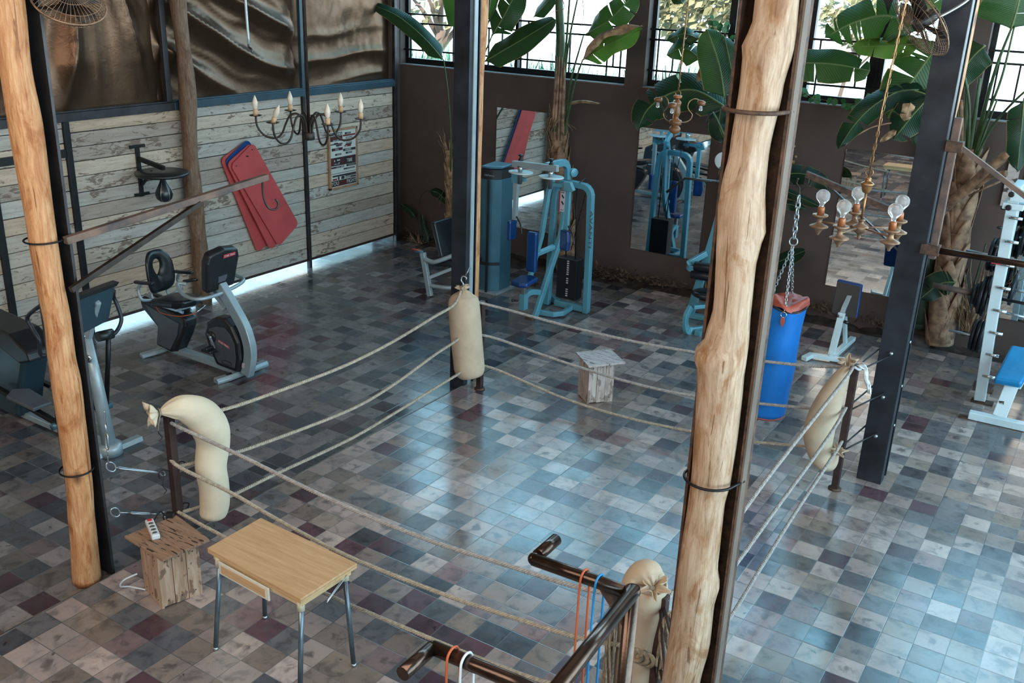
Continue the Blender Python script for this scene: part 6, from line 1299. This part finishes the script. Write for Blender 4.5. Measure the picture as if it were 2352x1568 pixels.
stalk(p2,[(-1.854,6.1,3.723),(-1.827,6.1,3.512),(-1.902,6.1,3.293)],.005,.003,'bark_p','dry_thread'); stalk(p2,[(-2.222,6.1,3.815),(-2.118,6.1,3.616),(-2.325,6.1,3.542),(-2.369,6.1,3.376)],.006,.003,'straw','dry_thread')
# plant left of the big log
p3=thing('banana_plant','banana plant with one broad upright leaf just left of the big log','banana plant',(.4,6.4,-.07))
trunk(p3,[(0.32,6.4,-0.148),(0.268,6.4,0.568),(0.251,6.38,1.437),(0.229,6.35,2.103)],.10,.06,'stalk_d',17,18)
leaf(p3,[(0.264,5.9,2.697),(0.154,5.9,3.071),(-0.045,5.9,3.474)],.46,'leaf',0,10,.22,.02)
leaf(p3,[(0.35,6,2.753),(0.257,6,3.073),(0.143,6,3.394)],.32,'leaf',0,11,.3,.02)
leaf(p3,[(-0.163,6.1,3.099),(-0.405,6.1,3.226),(-0.627,6.1,3.118)],.30,'leaf',2,12,.35,.03); leaf(p3,[(-0.253,6.2,3.335),(-0.465,6.2,3.384),(-0.678,6.2,3.299)],.22,'leaf_d',2,13,.35,.03)
leaf(p3,[(0.285,6,2.568),(-0.14,6,2.746),(-0.459,5.95,2.69),(-0.723,5.9,2.479),(-0.843,5.9,2.196)],.50,'leaf_d',4,14,.30,.03,gap=.7)
leaf(p3,[(0.154,6.1,2.546),(0.161,6.1,2.337),(0.275,6.1,2.137)],.26,'leaf_d',1,15,.3); leaf(p3,[(-0.512,6.2,3.727),(-0.568,6.2,3.825),(-0.612,6.2,3.973)],.2,'leaf_d',0,15,.3)
leaf(p3,[(-0.011,6,3.205),(-0.072,6,3.049),(-0.15,6,2.838)],.10,'straw',0,16,.4,.02,name='dry_leaf')
for a in (((0.288,6.35,1.615),(0.266,6.2,2.178),(0.264,5.9,2.697)),((0.31,6.35,1.618),(0.333,6.2,2.186),(0.35,6,2.753)),((0.309,6.35,1.729),(0.342,6.2,2.293),(0.285,6,2.568)),((0.284,6.35,1.836),(0.286,6.1,2.139),(0.115,6,2.489),(-0.068,6,2.612))): stalk(p3,a,.018,.010)
dry_skirt(p3,(0.282,6.3,-0.007),26,.5,21,'straw',1,spread=.2)
# plant whose leaves show between the log and the right column
p4=thing('banana_plant','banana plant with big torn leaves hanging left of the right column','banana plant',(2.35,6.4,-.07))
trunk(p4,[(2.803,6.45,0.207),(2.736,6.45,1.009),(2.677,6.42,1.782),(2.596,6.4,2.516),(2.516,6.4,3.219)],.12,.08,'stalk_d',27,18)
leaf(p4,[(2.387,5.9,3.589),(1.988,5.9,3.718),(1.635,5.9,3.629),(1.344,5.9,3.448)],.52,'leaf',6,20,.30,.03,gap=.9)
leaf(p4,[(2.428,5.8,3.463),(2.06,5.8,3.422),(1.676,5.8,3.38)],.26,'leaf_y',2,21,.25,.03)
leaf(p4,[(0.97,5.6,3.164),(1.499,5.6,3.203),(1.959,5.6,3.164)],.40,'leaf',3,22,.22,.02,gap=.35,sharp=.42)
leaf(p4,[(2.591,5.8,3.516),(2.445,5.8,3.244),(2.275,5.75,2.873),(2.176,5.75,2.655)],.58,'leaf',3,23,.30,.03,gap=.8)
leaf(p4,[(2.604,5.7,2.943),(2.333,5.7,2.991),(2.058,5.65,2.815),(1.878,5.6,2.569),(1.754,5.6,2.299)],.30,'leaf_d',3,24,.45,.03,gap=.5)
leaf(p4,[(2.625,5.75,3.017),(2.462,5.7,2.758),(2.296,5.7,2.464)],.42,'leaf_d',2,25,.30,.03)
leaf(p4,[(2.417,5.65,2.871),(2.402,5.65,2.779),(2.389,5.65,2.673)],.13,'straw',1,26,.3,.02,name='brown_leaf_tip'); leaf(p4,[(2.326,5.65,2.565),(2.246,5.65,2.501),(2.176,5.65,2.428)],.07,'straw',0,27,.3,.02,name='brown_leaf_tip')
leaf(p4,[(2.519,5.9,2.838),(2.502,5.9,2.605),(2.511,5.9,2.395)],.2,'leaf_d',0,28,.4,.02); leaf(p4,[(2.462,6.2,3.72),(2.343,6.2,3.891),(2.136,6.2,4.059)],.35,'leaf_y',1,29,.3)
stalk(p4,[(2.608,5.9,2.96),(2.42,5.7,2.998),(2.163,5.7,2.935)],.012,.008); stalk(p4,[(2.599,5.9,2.638),(2.391,5.8,2.659),(2.084,5.7,2.581),(1.927,5.65,2.475)],.012,.006,'bark_p')
for a in (((2.596,6.4,2.516),(2.547,6.1,3.1),(2.389,5.9,3.58)),((2.613,6.4,2.421),(2.607,6.1,3.014),(2.591,5.8,3.516))): stalk(p4,a,.02,.012)
# low plant behind the punching bag
p6=thing('banana_plant','low dark banana plant on the brown wall behind the blue punching bag','banana plant',(1.1,6.4,-.07))
trunk(p6,[(1.057,6.42,-0.114),(0.971,6.42,0.402),(0.92,6.42,0.912)],.07,.045,'stalk_d',37,10)
leaf(p6,[(0.876,6.2,1.799),(1.176,6.15,1.883),(1.455,6.1,1.865),(1.603,6.1,1.73)],.26,'leaf_d',4,31,.35,.03,gap=.7); leaf(p6,[(0.92,6.2,1.671),(1.158,6.15,1.632),(1.513,6.1,1.539)],.13,'leaf_d',0,32,.4,.01)
leaf(p6,[(0.942,6.2,0.667),(1.163,6.15,0.809),(1.425,6.1,0.983)],.20,'leaf_d',0,33,.3,.01); leaf(p6,[(0.938,6.2,1.457),(1.107,6.2,1.493),(1.327,6.2,1.462)],.14,'leaf_d',2,34,.4,.02)
stalk(p6,[(0.941,6.4,0.806),(0.874,6.3,1.265),(0.893,6.2,1.796)],.014,.01,'stalk_d'); stalk(p6,[(0.986,6.4,0.468),(0.945,6.3,0.599),(0.953,6.2,0.669)],.014,.01,'stalk_d')
# banana with the broken pale trunk
p5=thing('banana_plant','banana plant with a thick pale sheathed trunk right of the right column','banana plant',(3.0,6.45,-.07))
trunk(p5,[(3.073,6.4,0.073),(3.027,6.4,0.543),(3.01,6.38,1.074),(3.016,6.36,1.642),(3.012,6.35,2.087),(3.003,6.35,2.376)],.155,.115,'bark_p',41,44)
stalk(p5,[(3.012,6.35,1.99),(2.891,6.3,2.368),(2.749,6.25,3.061)],0.035,0.014,'stalk')
stalk(p5,[(3.012,6.35,1.99),(2.935,6.3,2.374),(2.828,6.25,3.159)],0.04,0.016,'stalk')
stalk(p5,[(3.012,6.35,1.99),(3.001,6.3,2.334),(2.956,6.25,3.124)],0.045,0.018,'stalk')
stalk(p5,[(3.012,6.35,1.99),(3.036,6.3,2.338),(3.07,6.25,3.088)],0.035,0.014,'stalk')
stalk(p5,[(3.012,6.35,1.99),(3.062,6.3,2.293),(3.167,6.25,2.915)],0.022,0.0088,'stalk')
stalk(p5,[(3.012,6.35,1.99),(2.913,6.3,2.419),(2.817,6.25,2.883)],0.045,0.018,'bark_p')
leaf(p5,[(3.212,5.8,3.645),(3.228,5.8,3.885),(3.219,5.8,4.168)],.70,'leaf',1,42,.15,.03,gap=.4)
stalk(p5,[(3.058,6.3,2.197),(3.085,6.1,2.829),(3.14,5.9,3.29),(3.212,5.8,3.645)],.024,.012); stalk(p5,[(3.045,6.3,2.195),(3.11,6.1,2.695),(3.206,5.9,3.165),(3.237,5.8,3.68)],.018,.010)
leaf(p5,[(2.963,6.1,3.469),(2.848,6.1,3.312),(2.745,6.1,3.025)],.42,'leaf_d',0,43,.3,.02); stalk(p5,[(3.001,6.3,2.19),(2.911,6.2,2.85),(2.744,6.1,3.34),(2.707,6.1,3.47)],.02,.01)
stalk(p5,[(3.045,6.3,2.147),(3.194,6.1,2.658),(3.44,5.9,3.046),(3.544,5.9,3.085)],.016,.009); leaf(p5,[(3.451,5.9,2.991),(3.492,5.9,2.665),(3.535,5.9,2.243)],.26,'leaf_d',1,44,.4,.02)
leaf(p5,[(3.151,6.1,0.917),(2.99,6.05,0.877),(2.82,6,0.668)],.30,'leaf_d',4,45,.25,.03,gap=.6)
q=MB(); q.tube(bez([(2.777,6.1,1.551),(2.911,6.1,1.779),(3.115,6.05,2.025),(3.267,6,2.241),(3.42,5.95,2.418)],6),[.05,.052,.055,.06,.062,.064,.062,.06,.06,.06,.058,.056,.055,.054,.055,.056,.056,.055,.055,.054,.054,.053,.052,.052,.05],12); obj('broken_branch',q,M['bark'],p5)
q=MB(); q.tube(bez([(3.153,6.05,2.006),(3.284,6,2.15),(3.436,5.95,2.209)],6),.034,10); obj('broken_branch',q,M['bark'],p5); q=MB(); q.tube([(3.112,6,1.913),(3.265,6,2.03),(3.39,6,2.113)],.012,8); obj('stub',q,M['bark_p'],p5)
dry_skirt(p5,(3.359,6.35,0.306),40,.75,47,'straw',1,spread=.35); dry_skirt(p5,(3.211,6.35,0.595),18,.3,48,'straw',-1)
for a in (((3.318,6.4,0.228),(3.264,6.4,0.699),(3.089,6.4,1.214)),((3.332,6.4,0.232),(3.314,6.35,0.722),(3.351,6.3,1.357)),((3.305,6.4,0.225),(3.31,6.4,0.603),(3.299,6.4,0.811))): stalk(p5,a,.020,.009,'stalk_d')
# corner shrub
p7=thing('corner_plant','dark thin-stemmed plant in the wall corner left of the middle column','plant',(-4.7,6.42,-.07))
for k,a in enumerate((((-4.712,6.4,-0.057),(-4.8,6.4,0.354),(-5.022,6.35,0.539)),((-4.668,6.4,-0.05),(-4.7,6.35,0.587),(-4.466,6.3,0.855),(-4.091,6.3,0.72)),((-4.651,6.4,-0.047),(-4.626,6.4,0.241),(-4.687,6.4,0.407)),((-4.756,6.4,-0.065),(-4.932,6.4,0.12),(-5.02,6.4,0.177)))): stalk(p7,a,.008,.004,'stalk_d')
leaf(p7,[(-4.466,6.3,0.855),(-4.274,6.3,0.835),(-4.074,6.3,0.689)],.16,'leaf_d',0,51,.4,.01); leaf(p7,[(-4.8,6.4,0.354),(-4.932,6.38,0.477),(-5.066,6.35,0.546)],.14,'leaf_d',0,52,.4,.01); leaf(p7,[(-4.538,6.4,-0.027),(-4.626,6.4,0.241),(-4.687,6.4,0.441)],.12,'leaf_d',0,53,.4,.01)
dry_skirt(p7,(-4.712,6.4,-0.057),16,.2,55,'straw',1,spread=.25)
# litter heaps and stones on the soil bed
def litter(c,n,sx,h,seed,label):
    r=random.Random(seed); q=MB(); c=Vector(c)
    for k in range(n):
        p=c+Vector((r.gauss(0,sx),r.gauss(0,.05),abs(r.gauss(0,h)))); p.y=min(p.y,6.50); d=Vector((r.gauss(0,1),r.gauss(0,.5),r.gauss(0,.6))).normalized(); s=d.cross(Vector((0,-.6,1))).normalized(); l=r.uniform(.02,.07); w=r.uniform(.006,.02)
        q.add([p-d*l,p-s*w,p+d*l+Vector((0,0,.01)),p+s*w],[(0,1,2,3)])
    obj('leaf_litter',q,M['litter'],label=label,cat='leaf litter',kind='stuff')
litter((-1.353,6.45,0.003),150,.20,.09,61,'dry leaf litter heaped on the soil right of the chest fly machine')
litter((-0.694,6.48,0.06),120,.22,.06,62,'dry leaf litter heaped on the soil under the middle mirror')
litter((1.705,6.48,0.158),120,.22,.05,63,'dry leaf litter along the wall behind the blue punching bag')
litter((2.406,6.48,0.11),70,.15,.05,64,'dry leaf litter at the wall just left of the right column')
for (x,y,z,r_,lb) in ((2.84,6.42,-.02,.12,'round grey stone lying at the foot of the pale banana trunk'),):
    q=MB(); q.ball((x,y,z+.05),r_,(1.2,.8,.75),18); obj('stone',q,M['stone'],label=lb,cat='stone')
# vines
def vine(pts, n, size, seed, label, mat='ivy', stem=.0025, spread=.03, cat='vine'):
    P=bez(pts,8); r=random.Random(seed); t=thing('vine',label,cat,tuple(P[-1])); q=MB(); q.tube(P,stem,5); obj('stem',q,M['bark'],t); q=MB()
    for k in range(n):
        p=P[r.randrange(len(P))]+Vector((r.gauss(0,spread),r.gauss(0,spread*.5),r.gauss(0,spread))); s=size*r.uniform(.6,1.2); nn=(CAMH+Vector((r.gauss(0,.4),r.gauss(0,.4),r.gauss(0,.4)))).normalized(); u=nn.cross(Vector((0,0,1))).normalized(); v=u.cross(nn)*-1
        a=r.uniform(-.8,.8); u,v=u*math.cos(a)+v*math.sin(a),v*math.cos(a)-u*math.sin(a)
        q.add([p+v*s,p+u*s*.8+v*s*.35,p+u*s*.75-v*s*.5,p-v*s*.9+nn*s*.1,p-u*s*.75-v*s*.5,p-u*s*.8+v*s*.35],[(0,1,2,3,4,5)],True)
    obj('leaves',q,M[mat],t)
vine([(0.939,6.5,2.947),(0.971,6.5,2.643),(0.976,6.5,2.225),(1.001,6.5,1.81)],26,.022,71,'dry leafy string hanging down the wall just right of the big log','straw',.003,.018)
vine([(0.964,6.5,2.847),(1.115,6.5,2.748),(1.291,6.5,2.723),(1.501,6.5,2.692),(1.712,6.5,2.732)],26,.045,72,'green ivy trailing along the sill right of the big log','ivy',.003,.03)
vine([(-0.185,6.3,3.478),(-0,6.3,3.438),(0.124,6.3,3.329),(0.249,6.3,3.21)],30,.045,73,'green ivy twining above the broad upright banana leaf','ivy',.003,.05)
vine([(-0.309,6.4,2.773),(-0.166,6.4,2.544),(-0.119,6.4,2.386),(-0.078,6.4,2.281)],16,.035,74,'dark ivy hanging beside the wooden chandelier','stalk_d',.003,.02)
vine([(-0.474,6.45,2.729),(-0.495,6.45,2.645),(-0.338,6.45,2.847)],9,.05,75,'few ivy leaves on the sill above the wooden chandelier','ivy',.003,.03)
